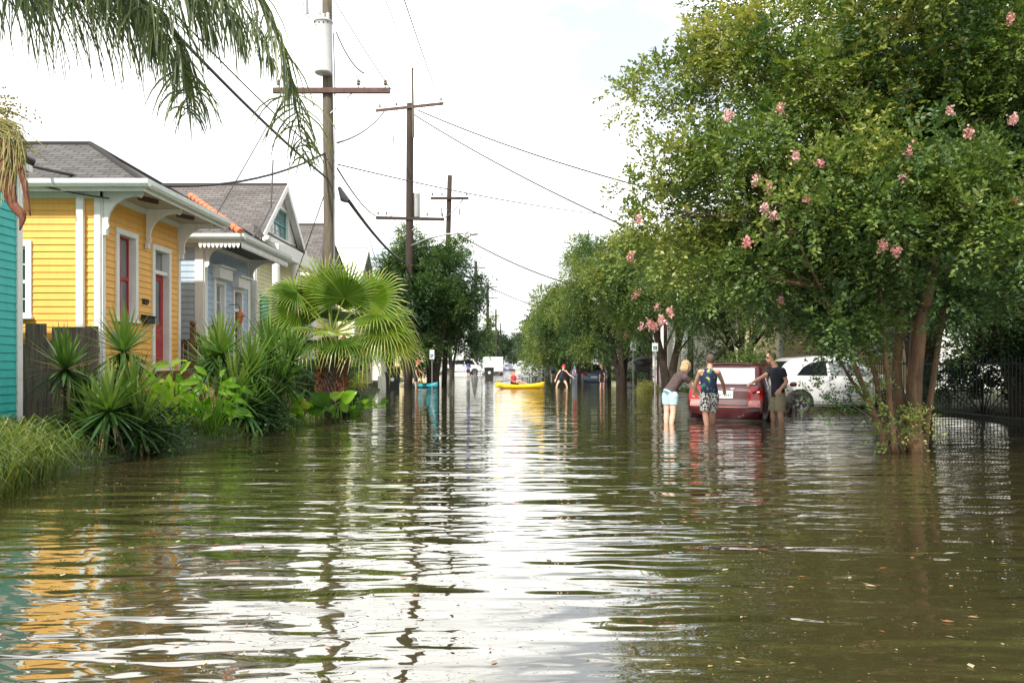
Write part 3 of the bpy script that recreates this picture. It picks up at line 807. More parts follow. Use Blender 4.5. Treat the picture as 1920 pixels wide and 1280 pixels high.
gutter(bh, [(Xe, 19.15, 4.24), (Xe, 23.15, 4.24)], 'mint'); gutter(bh, [(-19, 19.13, 4.24), (Xe+.13, 19.13, 4.24)], 'mint')
mb = MB(); A = Vector((Xe+.02, 19.13, 4.3)); E = Vector((Xe+.02-2.02, 21.15, 5.6))
for i in range(13):
    p = A.lerp(E, i/13+.01); q = A.lerp(E, (i+1.05)/13); mb.tube([p+Vector((0,0,.03)), q+Vector((0,0,.05))], [.10, .075], 8)
mb.build('hip_tile', M['tile'], bh, smooth=False)
# hanging lantern
ln_ = thing('porch_lantern', 'rusty orange lantern hanging by the grey-blue house door', 'lantern', (-7.25, 21.2, 2.3))
mb = MB(); mb.tube([(-7.5, 21.2, 2.75), (-7.25, 21.2, 2.78), (-7.2, 21.2, 2.6)], .012, 5); mb.build('arm', M['black'], ln_)
mb = MB(); mb.lathe((-7.2, 21.2, 2.35), [(.02, .28), (.05, .24), (.13, .13), (.13, .11), (.09, .10), (.06, -.05), (.03, -.08)][::-1], 8); mb.build('lamp_shade', M['tile'], ln_)

# gabled house with porch --------------------------------------------------------------
gw = (1.55, 3.45, 5.25, 6.35)
gh, gf_, gs = house('cottage', 'pale yellow gabled house with turned white porch columns and teal gable window', 1, -7.6, 23.7, 28.6, 1.0, 4.85, 7.05, 'paleyellow', 'white', 'shingle2', 'mint', 0.35, 0.25, 14, gable=True, gwin=gw)
gf_.window(gh, *gw, 'white', 'tealtrim', rows=2, cols=3, cas=.09)
for (a, b, z0, z1) in ((0.4, 1.1, 1.0, 3.3), (1.9, 2.7, 1.0, 3.4), (3.4, 4.1, 1.0, 3.3)):
    mb = MB(); gf_.box(mb, a, b, z0, z1, .02, .06)
    so_ = mb.build('shutter', M['tealtrim'], gh)
for yy_ in (23.9, 26.0, 28.3):
    mb = MB(); pr = [(.10, 1.0), (.10, 1.25), (.07, 1.3), (.085, 1.36), (.065, 1.45), (.095, 1.9), (.11, 2.3), (.085, 3.1), (.06, 3.35), (.09, 3.42), (.07, 3.48), (.10, 3.55), (.10, 4.7)]
    mb.lathe((-7.05, yy_, 0), [(r_*1.15, h_) for r_, h_ in pr], 14); mb.build('porch_column', M['white'], gh)
mb = MB(); mb.box((-7.6, 23.7, .85), (-6.9, 28.5, 1.0)); mb.build('porch_deck', M['white'], gh)
mb = MB(); mb.box((-7.18, 23.7, 4.45), (-6.92, 28.5, 4.76)); mb.build('porch_beam', M['white'], gh)
gutter(gh, [(-7.25, 23.4, 4.9), (-7.25, 28.85, 4.9)], 'white')

# more houses down the left side -------------------------------------------------------------
h4, f4, s4 = house('cottage', 'house with plain dark grey roof just behind the nearest utility pole', 1, -7.7, 30.3, 35.3, 1.0, 4.6, 6.9, 'cream', 'white', 'shingle2', 'soffit', 0.5, .3, 14, hip=True, board=.15, inset=.45)
h5, f5, s5 = house('cottage', 'cream gabled house with pale metal roof, left of the dark second pole', 1, -7.7, 39.0, 44.0, 1.0, 4.7, 7.2, 'paleyellow', 'white', 'metalroof', 'soffit', 0.35, .25, 14, gable=True, board=.15)
f5.window(h5, 1.9, 3.1, 1.4, 3.4); f5.window(h5, 2.0, 3.0, 5.0, 6.1, rows=1, cols=2)
h6, f6, s6 = house('cottage', 'white porch house with square columns behind the trash bins and dark pole', 1, -8.2, 50, 56, .8, 3.6, 5.4, 'whitesiding', 'white', 'shingle', 'soffit', 1.6, .3, 12, board=.15)
for yy_ in (50.1, 52, 54, 55.9):
    mb = MB(); mb.box((-6.85, yy_-.12, .2), (-6.6, yy_+.12, 3.5)); mb.build('porch_column', M['white'], h6)
h7, f7, s7 = house('outbuilding', 'cream low building with sloping roofline behind the person in the red cap', 1, -6.4, 60, 66, .6, 3.4, 3.6, 'cream', 'white', 'metalroof', 'soffit', .3, .2, 12, board=.2, cat='building')
h8, f8, s8 = house('house', 'tall two-storey white house far down the left side beyond the vine-wrapped pole', 1, -7.4, 132, 142, 1.0, 8.6, 11.2, 'whitesiding', 'white', 'shingle', 'soffit', .8, .4, 14, board=.3)
for yy_ in (1.0, 4.2, 7.4):
    for zz in (1.6, 5.2): f8.window(h8, yy_, yy_+1.3, zz, zz+2.2, cols=1, rows=1)
for uu in (1.5, 5, 9):
    for zz in (1.6, 5.2): s8.window(h8, uu, uu+1.2, zz, zz+2.2, cols=1, rows=1)
h9, f9, s9 = house('house', 'white house with grey roof far down the left side, before the two-storey one', 1, -8.6, 96, 104, 1.0, 4.6, 7.0, 'whitesiding', 'white', 'shingle', 'soffit', .8, .4, 14, board=.25)

# right side -----------------------------------------------------------------------------------
r1, rf1, rs1 = house('cottage', 'cream clapboard house behind the white hatchback and the big crape myrtle', -1, 8.7, 26.0, 31.0, .6, 4.6, 7.0, 'cream', 'white', 'shingle', 'soffit', .6, .3, 5.0, board=.14,
    sops=[(3.05, 3.85, 1.5, 3.3)])
rs1.window(r1, 3.0, 3.9, 1.45, 3.35)
r2, rf2, rs2 = house('cottage', 'white clapboard house with dark doors seen under the crape myrtle leaves', -1, 7.9, 34.0, 40.0, .6, 5.0, 7.4, 'whitesiding', 'white', 'shingle', 'soffit', 1.0, .3, 14, board=.15)
for a, b in ((0.8, 1.7), (3.4, 4.3)):
    mb = MB(); rf2.box(mb, a, b, .6, 2.9, .02, .07); mb.build('shutter_door', M['black'], r2)
for yy_ in (34.2, 36, 38, 39.8):
    mb = MB(); mb.box((7.0, yy_-.09, .1), (7.18, yy_+.09, 4.9)); mb.build('porch_column', M['white'], r2)
rs2.window(r2, 1.2, 2.1, 1.3, 3.2, glass='darkglass')
r3, rf3, rs3 = house('cottage', 'magenta house with white trim glimpsed between street tree trunks', -1, 7.9, 42.5, 47.5, .6, 4.6, 6.8, 'magenta', 'white', 'shingle', 'soffit', .8, .3, 12, board=.15)
rf3.window(r3, .8, 1.8, 1.2, 3.3); rf3.window(r3, 3.2, 4.2, .6, 3.3, name='door_frame')
r4, rf4, rs4 = house('cottage', 'white house farther along the right behind the street trees and blue car', -1, 8.2, 54, 60, .6, 4.8, 7.0, 'whitesiding', 'white', 'shingle', 'soffit', .8, .3, 12, board=.15)
rf4.window(r4, .8, 1.8, 1.2, 3.3, glass='darkglass'); rs4.window(r4, 1.0, 2.0, 1.2, 3.3, glass='darkglass')
r5, rf5, rs5 = house('cottage', 'pale house farthest along the right, mostly behind tree crowns', -1, 8.4, 70, 77, .6, 4.8, 7.0, 'paleyellow', 'white', 'shingle', 'soffit', .8, .3, 12, board=.2)
r6, rf6, rs6 = house('cottage', 'house wall coloured dark brown in place of shade, behind the iron fence at the right edge', -1, 14.5, 14.0, 22.0, .6, 4.6, 7.0, 'rust', 'white', 'shingle', 'soffit', .6, .3, 8, board=.15)  # brown wall colour stands in for the deep shade behind the fence
rf6.window(r6, 5.6, 6.6, 1.3, 3.3)

# iron fence on the right
fi = thing('iron_fence', 'dark iron picket fence in deep shade at the right edge', 'fence', (9.1, 14, 0))
def ironfence(t, p, q, h, zb=0.0, gap=0.11):
    p = Vector(p); q = Vector(q); L_ = (q-p).length; n_ = int(L_/gap)
    mb = MB(); mb.tube([p+Vector((0,0,zb+.2)), q+Vector((0,0,zb+.2))], .018, 4); mb.tube([p+Vector((0,0,zb+h-.15)), q+Vector((0,0,zb+h-.15))], .018, 4); mb.build('rail', M['iron'], t)
    mb = MB()
    for i in range(n_+1):
        c_ = p.lerp(q, i/n_); mb.tube([c_+Vector((0,0,zb)), c_+Vector((0,0,zb+h-.06)), c_+Vector((0,0,zb+h))], [.009, .009, .002], 4)
    mb.build('pickets', M['iron'], t)
ironfence(fi, (9.2, 11.0, 0), (9.1, 20.5, 0), 1.35)
fi2 = thing('iron_fence', 'black iron picket fence low behind the fan palm on the left', 'fence', (-6.2, 23, 0))
ironfence(fi2, (-6.3, 19.5, 0), (-6.3, 33, 0), 1.25, .1)
# ------------------------------------------------------------------ utility poles and wires
def crossarm(t, c, half, dz0=0.0, dirx=1.0, thick=.065, ins=(), brace=True, matn='arm', yoff=-.17):
    """c: centre; half: half length along X; dz0: height difference end to end"""
    a = Vector((c.x-half[0], c.y+yoff, c.z-dz0)); b = Vector((c.x+half[1], c.y+yoff, c.z+dz0))
    mb = MB(); d = (b-a).normalized(); up = Vector((0,0,1))*thick; fw = Vector((0,1,0))*thick*.8
    vs = [a-up-fw, b-up-fw, b-up+fw, a-up+fw, a+up-fw, b+up-fw, b+up+fw, a+up+fw]
    mb.idx(vs, [(0,3,2,1),(4,5,6,7),(0,1,5,4),(1,2,6,5),(2,3,7,6),(3,0,4,7)])
    ar = mb.build('crossarm', M[matn], t, bevel=.008)
    if brace:
        mb = MB()
        for s in (-1, 1): mb.tube([(c.x+s*.75, c.y+yoff+.06, c.z-.03), (c.x+s*.08, c.y+yoff+.06, c.z-.65)], .014, 5)
        mb.build('brace', M['galv'], ar)
    for f in ins:
        p = a.lerp(b, f) + up
        mb = MB(); mb.lathe(p, [(.012, 0), (.012, .08), (.05, .09), (.055, .13), (.03, .15), (.05, .17), (.04, .22), (.015, .24)], 8); mb.build('insulator', M['insul'], ar, smooth=True)
    return a, b

def pole(label, x, y, top, r0, r1, lean=0.0, matn='pole', group='utility poles along the left kerb'):
    t = thing('utility_pole', label, 'utility pole', (x, y, -.3), 0, group)
    mb = MB(); pts = [Vector((x + lean*s + .02*math.sin(s*5), y, -.4+(top+.4)*s)) for s in np.linspace(0, 1, 9)]
    mb.tube(pts, [r0+(r1-r0)*s for s in np.linspace(0, 1, 9)], 14); mb.build('shaft', M[matn], t, smooth=True)
    return t, pts

def cutout(t, p, s=1):
    mb = MB(); mb.tube([p, p+Vector((.05*s, 0, .1)), p+Vector((.28*s, 0, .05))], .012, 5); mb.tube([p+Vector((.30*s,0,.16)), p+Vector((.28*s,0,-.22))], [.04,.045], 8); mb.tube([p+Vector((.38*s,0,.12)), p+Vector((.44*s,0,-.18)), p+Vector((.2*s,0,-.34))], .018, 5)
    mb.build('cutout_fuse', M['galv'], t)

p1, _ = pole('nearest tall utility pole with a big grey transformer, behind the fan palm', -5.25, 23, 12.6, .18, .14, -.05)
a1, b1 = crossarm(p1, Vector((-5.3, 23, 1.2+508*23/1500)), (1.52, 1.82), 0, ins=(.05, .73, .96), thick=.075)
mb = MB(); z0 = 1.2+538*23/1500; z1 = 1.2+632*23/1500
cx = -5.36
mb.lathe((cx, 22.72, 0), [(.20, z0-.03), (.25, z0), (.25, z0+.03), (.235, z0+.05), (.255, z1-.12), (.255, z1-.03), (.275, z1-.02), (.275, z1+.02), (.22, z1+.06), (.05, z1+.09)], 24)
tr = mb.build('transformer', M['transformer'], p1, smooth=True)
mb = MB()
for dx, h in ((-.12, .38), (.13, .22), (.0, .15)): mb.lathe((cx+dx, 22.72, z1+.05), [(.035, 0), (.06, .04), (.04, .07), (.065, .11), (.04, .14), (.06, .18), (.03, h)], 10)
mb.build('bushing', M['transformer'], tr, smooth=True)
for i in range(4):
    mb = MB(); mb.ball((cx-.18+.12*i, 22.47, z1-.10), .022, 8, 6); mb.build('bolt', M['black'], tr)
cutout(p1, Vector((-5.55, 22.8, z1+.5)), -1)
mb = MB(); mb.tube([(-5.1, 22.85, z0+1.2), (-5.06, 22.85, z0-.3), (-5.08, 22.85, 4)], .02, 6); mb.build('conduit', M['galv'], p1)
mb = MB(); mb.tube([P(636, 352, 22.8), P(645, 372, 22.6), P(655, 378, 22.4)], [.05, .12, .05], 8); mb.build('splice_case', M['black'], p1)

p2, _ = pole('tall dark utility pole with two crossarms and an arm-mounted street light', -5.2, 40, 14.2, .21, .17, .13, 'darkpole')
X2 = -5.1
crossarm(p2, Vector((X2, 40, 1.2+479*40/1500)), (1.68, 1.70), .18, ins=(.06, .3, .96))
crossarm(p2, Vector((X2-.05, 40, 1.2+271*40/1500)), (1.62, 1.78), -.04, ins=(.03, .15, .75, .97), matn='darkpole', thick=.075)
mb = MB(); mb.tube([P(775, 258, 39.8), P(773, 128, 39.8)], [.06, .05], 8); mb.tube([P(775, 131, 39.8), P(779, 126, 39.8), P(781, 133, 39.8)], .02, 6); mb.build('pole_extension', M['pole'], p2)
cutout(p2, P(748, 258, 39.7), -1)
mb = MB(); zt = 1.2+320*40/1500; mb.lathe((X2+.30, 40.2, 0), [(.15, zt-1.2), (.18, zt-1.15), (.18, zt-.05), (.20, zt), (.15, zt+.05), (.03, zt+.1)], 20); mb.build('transformer', M['transformer'], p2, smooth=True)
mb = MB(); q = P(812, 575, 39.7); mb.box(q-Vector((.06,.01,.28)), q+Vector((.06,.01,.28)))
mb = MB(); pts = [P(768, 462, 39.9), P(800, 448, 39.6), P(838, 439, 39.3), P(880, 437, 39)]; mb.tube(pts, [.05, .045, .04, .035], 8)
lm = mb.build('lamp_arm', M['galv'], p2, smooth=True)
mb = MB(); q = P(889, 439, 38.95); mb.ball(q, (.26, .12, .06), 12, 6); mb.tube([q+Vector((0,0,.04)), q+Vector((0,0,.14))], .03, 8); mb.build('lamp_head', M['galv'], lm)
mb = MB(); mb.tube([P(773, 585, 39.75), P(773, 560, 39.75)], .05, 6); mb.build('marker', M['signwhite'], p2)

p3, _ = pole('third utility pole with one crossarm and hanging fuses, above the street tree', -3.75, 44, 11.55, .15, .13, .35, 'darkpole')
crossarm(p3, Vector((-3.43, 44, 1.2+309*44/1500)), (1.03, 1.06), 0, ins=(.05, .3, .95), matn='darkpole')
cutout(p3, P(838, 395, 43.8), -1); cutout(p3, P(852, 395, 43.8), 1)
p4, _ = pole('utility pole wrapped in vines beyond the yellow kayak', -4.55, 100, 14.0, .26, .2, .05, 'darkpole')
crossarm(p4, Vector((-4.5, 100, 13.2)), (1.2, 1.2), 0, matn='darkpole')
p5, _ = pole('far utility pole with double crossarms behind the box truck', -3.75, 122, 13.6, .24, .2, .05, 'darkpole')
crossarm(p5, Vector((-3.7, 122, 1.2+144*122/1500)), (1.1, 1.5), 0, ins=(.05, .95), matn='darkpole'); crossarm(p5, Vector((-3.7, 122, 1.2+123*122/1500)), (1.6, 1.6), .05, matn='darkpole')
p6, _ = pole('thin utility pole farther off than the double-armed one', -3.6, 180, 13.5, .24, .2, 0, 'darkpole')
crossarm(p6, Vector((-3.6, 180, 12.0)), (1.5, 1.5), 0, matn='darkpole')
p7, _ = pole('most distant utility pole near the end of the street', -3.4, 240, 13.5, .24, .2, 0, 'darkpole')
crossarm(p7, Vector((-3.4, 240, 12.0)), (1.5, 1.5), 0, matn='darkpole')

def wire(label, a, b, sag=.3, r=.009, n=20, name='overhead_wire', wob=0):
    a = Vector(a); b = Vector(b); pts = []; r *= 2.5
    for i in range(n+1):
        s = i/n; p = a.lerp(b, s); p.z -= 4*sag*s*(1-s); pts.append(p)
    mb = MB(); mb.tube(pts, r, 5)
    tag(mb.build(name, M['wire'], smooth=True), label, 'wire', 'overhead wires')
wire('thick black cable running from the upper left over the fronds to the nearest pole', P(205, -70, 12), P(614, 335, 22.8), .15, .014)
wire('thinner wire just above the thick cable at upper left', P(230, -80, 12), P(614, 300, 22.8), .15, .007)
wire('thick cable from the nearest pole down to the second pole', P(655, 378, 22.4), P(757, 492, 39.8), .2, .022)
wire('wire from the nearest pole sloping to the lower crossarm of the second pole', P(632, 315, 23), P(704, 405, 39.8), .2, .011)
wire('service cable sagging over the yellow roof toward the nearest pole', P(62, 312, 13.8), P(614, 285, 23), .62, .012)
wire('wire from the nearest pole rising to the upper crossarm of the second pole', P(632, 268, 23), P(722, 207, 39.8), .25, .012)
wire('upper of two wires from the second pole toward the big tree', P(784, 207, 39.8), P(1262, 365, 30), .25, .013)
wire('lower of two wires from the second pole toward the big tree', P(776, 215, 39.8), P(1230, 450, 28), .25, .013)
wire('wire from overhead down to the right insulator of the second pole', P(738, -60, 20), P(823, 187, 39.8), .05, .008)
wire('thin wire from overhead to the tip of the second pole', P(700, -60, 20), P(775, 130, 39.8), .05, .006)
wire('wire from the transformer pole top to its crossarm end', P(626, 0, 22.9), P(733, 168, 22.9), .05, .006)
wire('looped jumper wire beside the grey transformer', P(630, 60, 22.7), P(683, 138, 22.8), .2, .009)
wire('thin wire from the nearest pole beside its right crossarm', P(632, 92, 22.9), P(690, 172, 22.9), .03, .005)
wire('faint long wire crossing the sky at mid height', P(632, 308, 23), P(1220, 408, 42), .3, .008)
wire('wire from the third pole to the right-hand trees', P(856, 438, 44), P(1120, 545, 50), .4, .016)
wire('lower wire from the third pole toward the right-hand trees', P(845, 500, 60), P(1060, 590, 70), .4, .018)
wire('nearly vertical thin service wire at left of the gable', P(502, 235, 20), P(398, 415, 19), .02, .006)
wire('black service drop over the gable front', P(512, 300, 24), P(508, 390, 23.4), .0, .010)
wire('black service drop from the gable down to the grey-blue eave', P(508, 388, 23.4), P(452, 462, 20), .18, .010)
wire('thin guy wire crossing behind the palm frond', P(610, 360, 23), P(540, 560, 24), .0, .006)
wire('horizontal far street-crossing wire, upper', P(938, 601, 170), P(1020, 601, 172), .3, .03)
wire('horizontal far street-crossing wire, lower', P(943, 622, 200), P(1020, 622, 200), .3, .03)
wire('wire linking the second and third poles', P(826, 412, 39.8), P(870, 372, 44), .15, .01)
wire('jumper wire hanging left of the second pole transformer', P(703, 405, 39.8), P(757, 372, 39.8), .5, .008)
wire('thin service wire from yellow eave to grey-blue corner', P(60, 343, 14.2), P(205, 372, 14.5), .03, .006)
wire('pale guy wires right of the nearest pole', P(720, 545, 34), P(688, 430, 38), .0, .008)

# ------------------------------------------------------------------ leaves and trees
def leaves(cent, dirs, nl, length, lw, sprlen, tint, droop=0.25, jit=.35):
    """sprays at cent along dirs, nl leaves each -> (N,4,3) diamonds + tints"""
    n = len(cent); out = []; tt = []
    dirs = nrm(dirs)
    upv = np.tile(np.array([0, 0, 1.]), (n, 1))
    side = nrm(np.cross(dirs, upv) + 1e-4)
    nor = np.cross(side, dirs)
    for k in range(nl):
        t = (k + rng.random(n)) / nl
        s = (1 if k % 2 else -1)
        p = cent + dirs*(t*sprlen)[:, None] + upv*(-droop*t*t*sprlen)[:, None]
        d = nrm(dirs*(.5+.5*rng.random(n))[:, None] + side*(s*(.5+.6*rng.random(n)))[:, None] + nor*((rng.random(n)-.3)*.8)[:, None] + rng.normal(0, jit, (n, 3)))
        nn = nrm(nor + rng.normal(0, .45, (n, 3)))
        b = nrm(np.cross(d, nn))
        l = length*(.6+.6*rng.random(n)); w_ = l*lw
        mid = p + d*(l*.45)[:, None] + np.cross(b, d)*(l*.08)[:, None]
        out.append(np.stack([p, mid - b*(w_/2)[:, None], p + d*l[:, None], mid + b*(w_/2)[:, None]], 1))
        tt.append(np.clip(tint + rng.normal(0, .06, n), 0, 1))
    return np.concatenate(out), np.concatenate(tt)

def sublobes(ells, n, rr):
    """ells: (x,y,z,rx,ry,rz); n lobes scattered through them"""
    ells = np.array(ells, float); wv = ells[:, 3]*ells[:, 4]*ells[:, 5]; pk = rng.choice(len(ells), n, p=wv/wv.sum())
    d = nrm(rng.normal(size=(n, 3))); rad = rng.random(n)**(1/2.2)*.92
    c = ells[pk, :3] + d*rad[:, None]*ells[pk, 3:6]
    r = rr[0] + (rr[1]-rr[0])*rng.random(n)
    return np.concatenate([c, r[:, None]], 1)

def crown(name, lobes, nspray, nl, length, lw, sprlen, matn, parent, tintf, flat=.75, core=None, droop=.25):
    w_ = lobes[:, 3]**2; pk = rng.choice(len(lobes), nspray, p=w_/w_.sum())
    d = nrm(rng.normal(size=(nspray, 3)) + np.array([0, 0, .15])); rad = (.25+.75*rng.random(nspray)**.6)
    off = d*rad[:, None]*lobes[pk, 3:4]*np.array([1, 1, flat])
    c = lobes[pk, :3] + off
    lt = rng.normal(0, .2, len(lobes))
    ti = np.clip(tintf(c) + lt[pk] + rng.normal(0, .07, nspray), 0, 1)
    V, T = leaves(c, d + np.array([0, 0, -.05]) + rng.normal(0, .4, (nspray, 3)), nl, length, lw, sprlen*np.ones(nspray), ti, droop)
    return quads_np(name, V, T, M[matn], parent), c

def limb(mb, a, b, r0, r1, bend=.15, n=7, seg=8):
    a = Vector(a); b = Vector(b); L_ = (b-a).length
    m = a.lerp(b, .5) + Vector((random.uniform(-1,1), random.uniform(-1,1), random.uniform(0,1)))*L_*bend
    pts = []
    for i in range(n+1):
        s = i/n; pts.append(a*(1-s)**2 + m*2*s*(1-s) + b*s*s)
    mb.tube(pts, [r0+(r1-r0)*(i/n) for i in range(n+1)], seg)
    return pts

def tree(label, base, trunkpts, trunkr, lobes, nspray, nl, leaf, matn, barkn, tintf, group=None, nbr=30, name='tree', cat='tree', flat=.75, droop=.25, sprlen=.4, twigs=0):
    t = thing(name, label, cat, base, 0, group)
    tips = []
    for pts, rr in zip(trunkpts, trunkr):
        mb = MB(); mb.tube(pts, rr, 12)
        mb.build('trunk', M[barkn], t, smooth=True); tips += [(Vector(p), r_) for p, r_ in zip(pts[2:], rr[2:])]
    mb = MB()
    order = sorted(range(len(lobes)), key=lambda i: -lobes[i][3])[:nbr]
    for i in order:
        c = Vector(lobes[i][:3])
        q, r_ = min(tips, key=lambda k: (k[0]-c).length + (2.0 if k[0].z > c.z else 0))
        limb(mb, q, c, min(r_*.7, .05), .008, .12, 6, 6)
        for k in range(twigs):
            e = c + Vector((random.uniform(-1,1), random.uniform(-1,1), random.uniform(-.7,.9)))*lobes[i][3]
            limb(mb, q.lerp(c, random.uniform(.6, 1)), e, .01, .003, .1, 4, 4)
    mb.build('limbs', M[barkn], t, smooth=True)
    cr, cen = crown('crown', lobes, nspray, nl, leaf[0], leaf[1], sprlen, matn, t, tintf, flat, droop=droop)
    return t, cen

def blossoms(t, pts, r=.09, n=90, name='blossom', size=.028):
    """each flower panicle: many small crumpled petals"""
    Vs = []; Ts = []
    for p in pts:
        c = np.array(p) + rng.normal(0, r*.45, (n, 3))*np.array([1, 1, 1.3])
        u = nrm(rng.normal(size=(n, 3))); v = nrm(np.cross(u, rng.normal(size=(n, 3)))); s = size*(.6+.8*rng.random(n))[:, None]
        Vs.append(np.stack([c-u*s, c-v*s*.7, c+u*s, c+v*s*.7], 1)); Ts.append(np.clip(rng.random()*.7 + rng.normal(0, .2, n), 0, 1))
    quads_np(name, np.concatenate(Vs), np.concatenate(Ts), M['blossom'], t)

# big crape myrtle, right foreground -------------------------------------------------------------
D = 11.0
def PP(l): return [P(*q) for q in l]
tp = [PP([(1722, 880, D), (1712, 800, D), (1716, 700, D), (1726, 610, D), (1745, 520, D), (1762, 420, D+.2), (1790, 250, D+.5), (1810, 60, D+.8)]),
      PP([(1690, 875, D+.1), (1690, 790, D+.1), (1680, 700, D+.2), (1688, 600, D+.3), (1700, 480, D+.4), (1695, 330, D+.6), (1680, 150, D+.9)]),
      PP([(1668, 870, D-.1), (1655, 815, D-.1), (1625, 740, D-.2), (1600, 680, D-.3), (1575, 620, D-.4), (1540, 540, D-.6), (1490, 440, D-.8), (1430, 330, D-1)]),
      PP([(1672, 868, D), (1660, 800, D), (1640, 700, D+.1), (1622, 630, D+.2), (1605, 540, D+.3), (1590, 440, D+.5), (1560, 300, D+.6), (1520, 160, D+.6)]),
      PP([(1664, 866, D+.1), (1652, 810, D+.1), (1630, 760, D+.3), (1600, 720, D+.5), (1560, 650, D+.8), (1500, 560, D+1.2), (1430, 480, D+1.6)]),
      PP([(1730, 872, D+.2), (1738, 790, D+.2), (1752, 700, D+.3), (1765, 610, D+.4), (1790, 500, D+.5), (1840, 380, D+.6), (1900, 240, D+.8)]),
      PP([(1680, 870, D-.15), (1672, 790, D-.2), (1664, 710, D-.3), (1655, 620, D-.4), (1648, 520, D-.4), (1640, 400, D-.5), (1600, 260, D-.6)]),
      PP([(1700, 872, D+.3), (1705, 760, D+.5), (1712, 640, D+.8), (1722, 520, D+1.2), (1745, 380, D+1.5), (1780, 260, D+2)])]
tr_ = [[.20, .155, .14, .125, .11, .09, .06, .03], [.13, .11, .10, .09, .075, .055, .02], [.10, .07, .055, .05, .045, .035, .025, .012], [.08, .055, .05, .045, .04, .03, .02, .01],
       [.07, .04, .035, .03, .026, .02, .01], [.09, .06, .055, .05, .04, .03, .015], [.09, .055, .05, .045, .04, .03, .015], [.10, .075, .07, .06, .045, .02]]
def ell(px, py, d, rx, ry, rz=None, dy=None):
    c = P(px, py, d); k = d/1500
    return (c.x, c.y, c.z, rx*k, (dy or rx*k), ry*k)
E = [ell(1620, 130, 11.5, 250, 200, dy=2.2), ell(1470, 330, 11, 230, 170, dy=1.9), ell(1700, 330, 12, 260, 190, dy=2.4), ell(1850, 120, 12, 220, 260, dy=2.4), ell(1880, 420, 12, 160, 150, dy=2.0),
     ell(1330, 300, 11.2, 110, 90, dy=1.0), ell(1400, 60, 11.8, 110, 70, dy=1.2), ell(1560, 510, 10.9, 150, 55, dy=1.3), ell(1700, -120, 12, 300, 120, dy=2.2), ell(1560, 430, 9.7, 230, 110, dy=.9), ell(1780, 440, 9.6, 200, 110, dy=.9), ell(1760, 330, 9.3, 220, 120, dy=.8), ell(1400, 150, 11.3, 130, 110, dy=1.2), ell(1330, 430, 11.0, 140, 110, dy=1.1), ell(1860, 540, 10.6, 110, 60, dy=1.0), ell(1430, 555, 11.3, 120, 45, dy=1.0), ell(1580, 575, 10.4, 150, 40, dy=.9), ell(1760, 570, 11.5, 160, 50, dy=1.2), ell(1620, 640, 11.6, 90, 50, dy=.8)]
lob = sublobes(E, 620, (.17, .40))
extra = np.array([[*P(1200, 170, 11.4), .34], [*P(1250, 150, 11.4), .34], [*P(1305, 130, 11.5), .36], [*P(1190, 200, 11.4), .22], [*P(1290, 205, 11.4), .30], [*P(1330, 70, 11.5), .25], [*P(1370, 30, 11.6), .3],
     [*P(1230, 300, 11.2), .30], [*P(1200, 360, 11.2), .32], [*P(1190, 420, 11.2), .30], [*P(1250, 400, 11.1), .4], [*P(1290, 480, 11.2), .42], [*P(1210, 480, 11.2), .34], [*P(1350, 520, 11), .40], [*P(1410, 560, 11), .35],
     [*P(1480, 600, 10.9), .28], [*P(1570, 590, 10.9), .28], [*P(1440, 510, 11), .4], [*P(1620, 560, 10.8), .35], [*P(1160, 500, 11.3), .25]])
lob = np.concatenate([lob, extra])
tA = lambda c: .47 + .075*(c[:, 2]-4) - .045*(c[:, 0]-5)  # leaf tint painted lighter towards the sunlit top and left side
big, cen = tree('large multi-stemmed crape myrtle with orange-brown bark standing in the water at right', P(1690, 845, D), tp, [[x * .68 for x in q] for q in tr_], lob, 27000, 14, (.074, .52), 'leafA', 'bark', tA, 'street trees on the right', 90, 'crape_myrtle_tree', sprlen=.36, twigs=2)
# low leafy sucker sprays at the trunk foot
lowl = np.array([[*P(1585, 690, 10.7), .22], [*P(1610, 640, 10.8), .22], [*P(1560, 760, 10.7), .16], [*P(1640, 690, 10.8), .22], [*P(1600, 760, 10.6), .18], [*P(1680, 800, 10.6), .16], [*P(1720, 795, 10.7), .18], [*P(1650, 820, 10.6), .13], [*P(1530, 735, 10.8), .14], [*P(1560, 640, 10.6), .24], [*P(1590, 600, 10.5), .28], [*P(1520, 610, 10.9), .22], [*P(1650, 620, 10.5), .26], [*P(1790, 640, 11.2), .26], [*P(1640, 740, 10.5), .18]])
crown('sucker_leaves', lowl, 620, 9, .055, .5, .25, 'leafA', big, lambda c: .35 + 0*c[:, 0])
mb = MB()
for l in lowl[:7]: limb(mb, P(1690, 850, 10.9), l[:3], .012, .004, .1, 6, 5)
mb.build('suckers', M['bark'], big, smooth=True)
bl = [(1441, 352), (1513, 374), (1435, 388), (1450, 405), (1366, 217), (1895, 36), (1781, 211), (1817, 248), (1702, 285), (1812, 384), (1900, 378), (1690, 337), (1417, 340), (1538, 308), (1464, 204), (1491, 293), (1400, 455), (1657, 460), (1680, 470), (1463, 562), (1197, 412), (1182, 480), (1240, 600), (1222, 608), (1256, 585), (1898, 225)]
blossoms(big, [P(px, py, 9.2 + random.uniform(-.3, .3)) if px > 1300 and py < 500 else P(px, py, 10.7) for px, py in bl], .05, 90, size=.018)

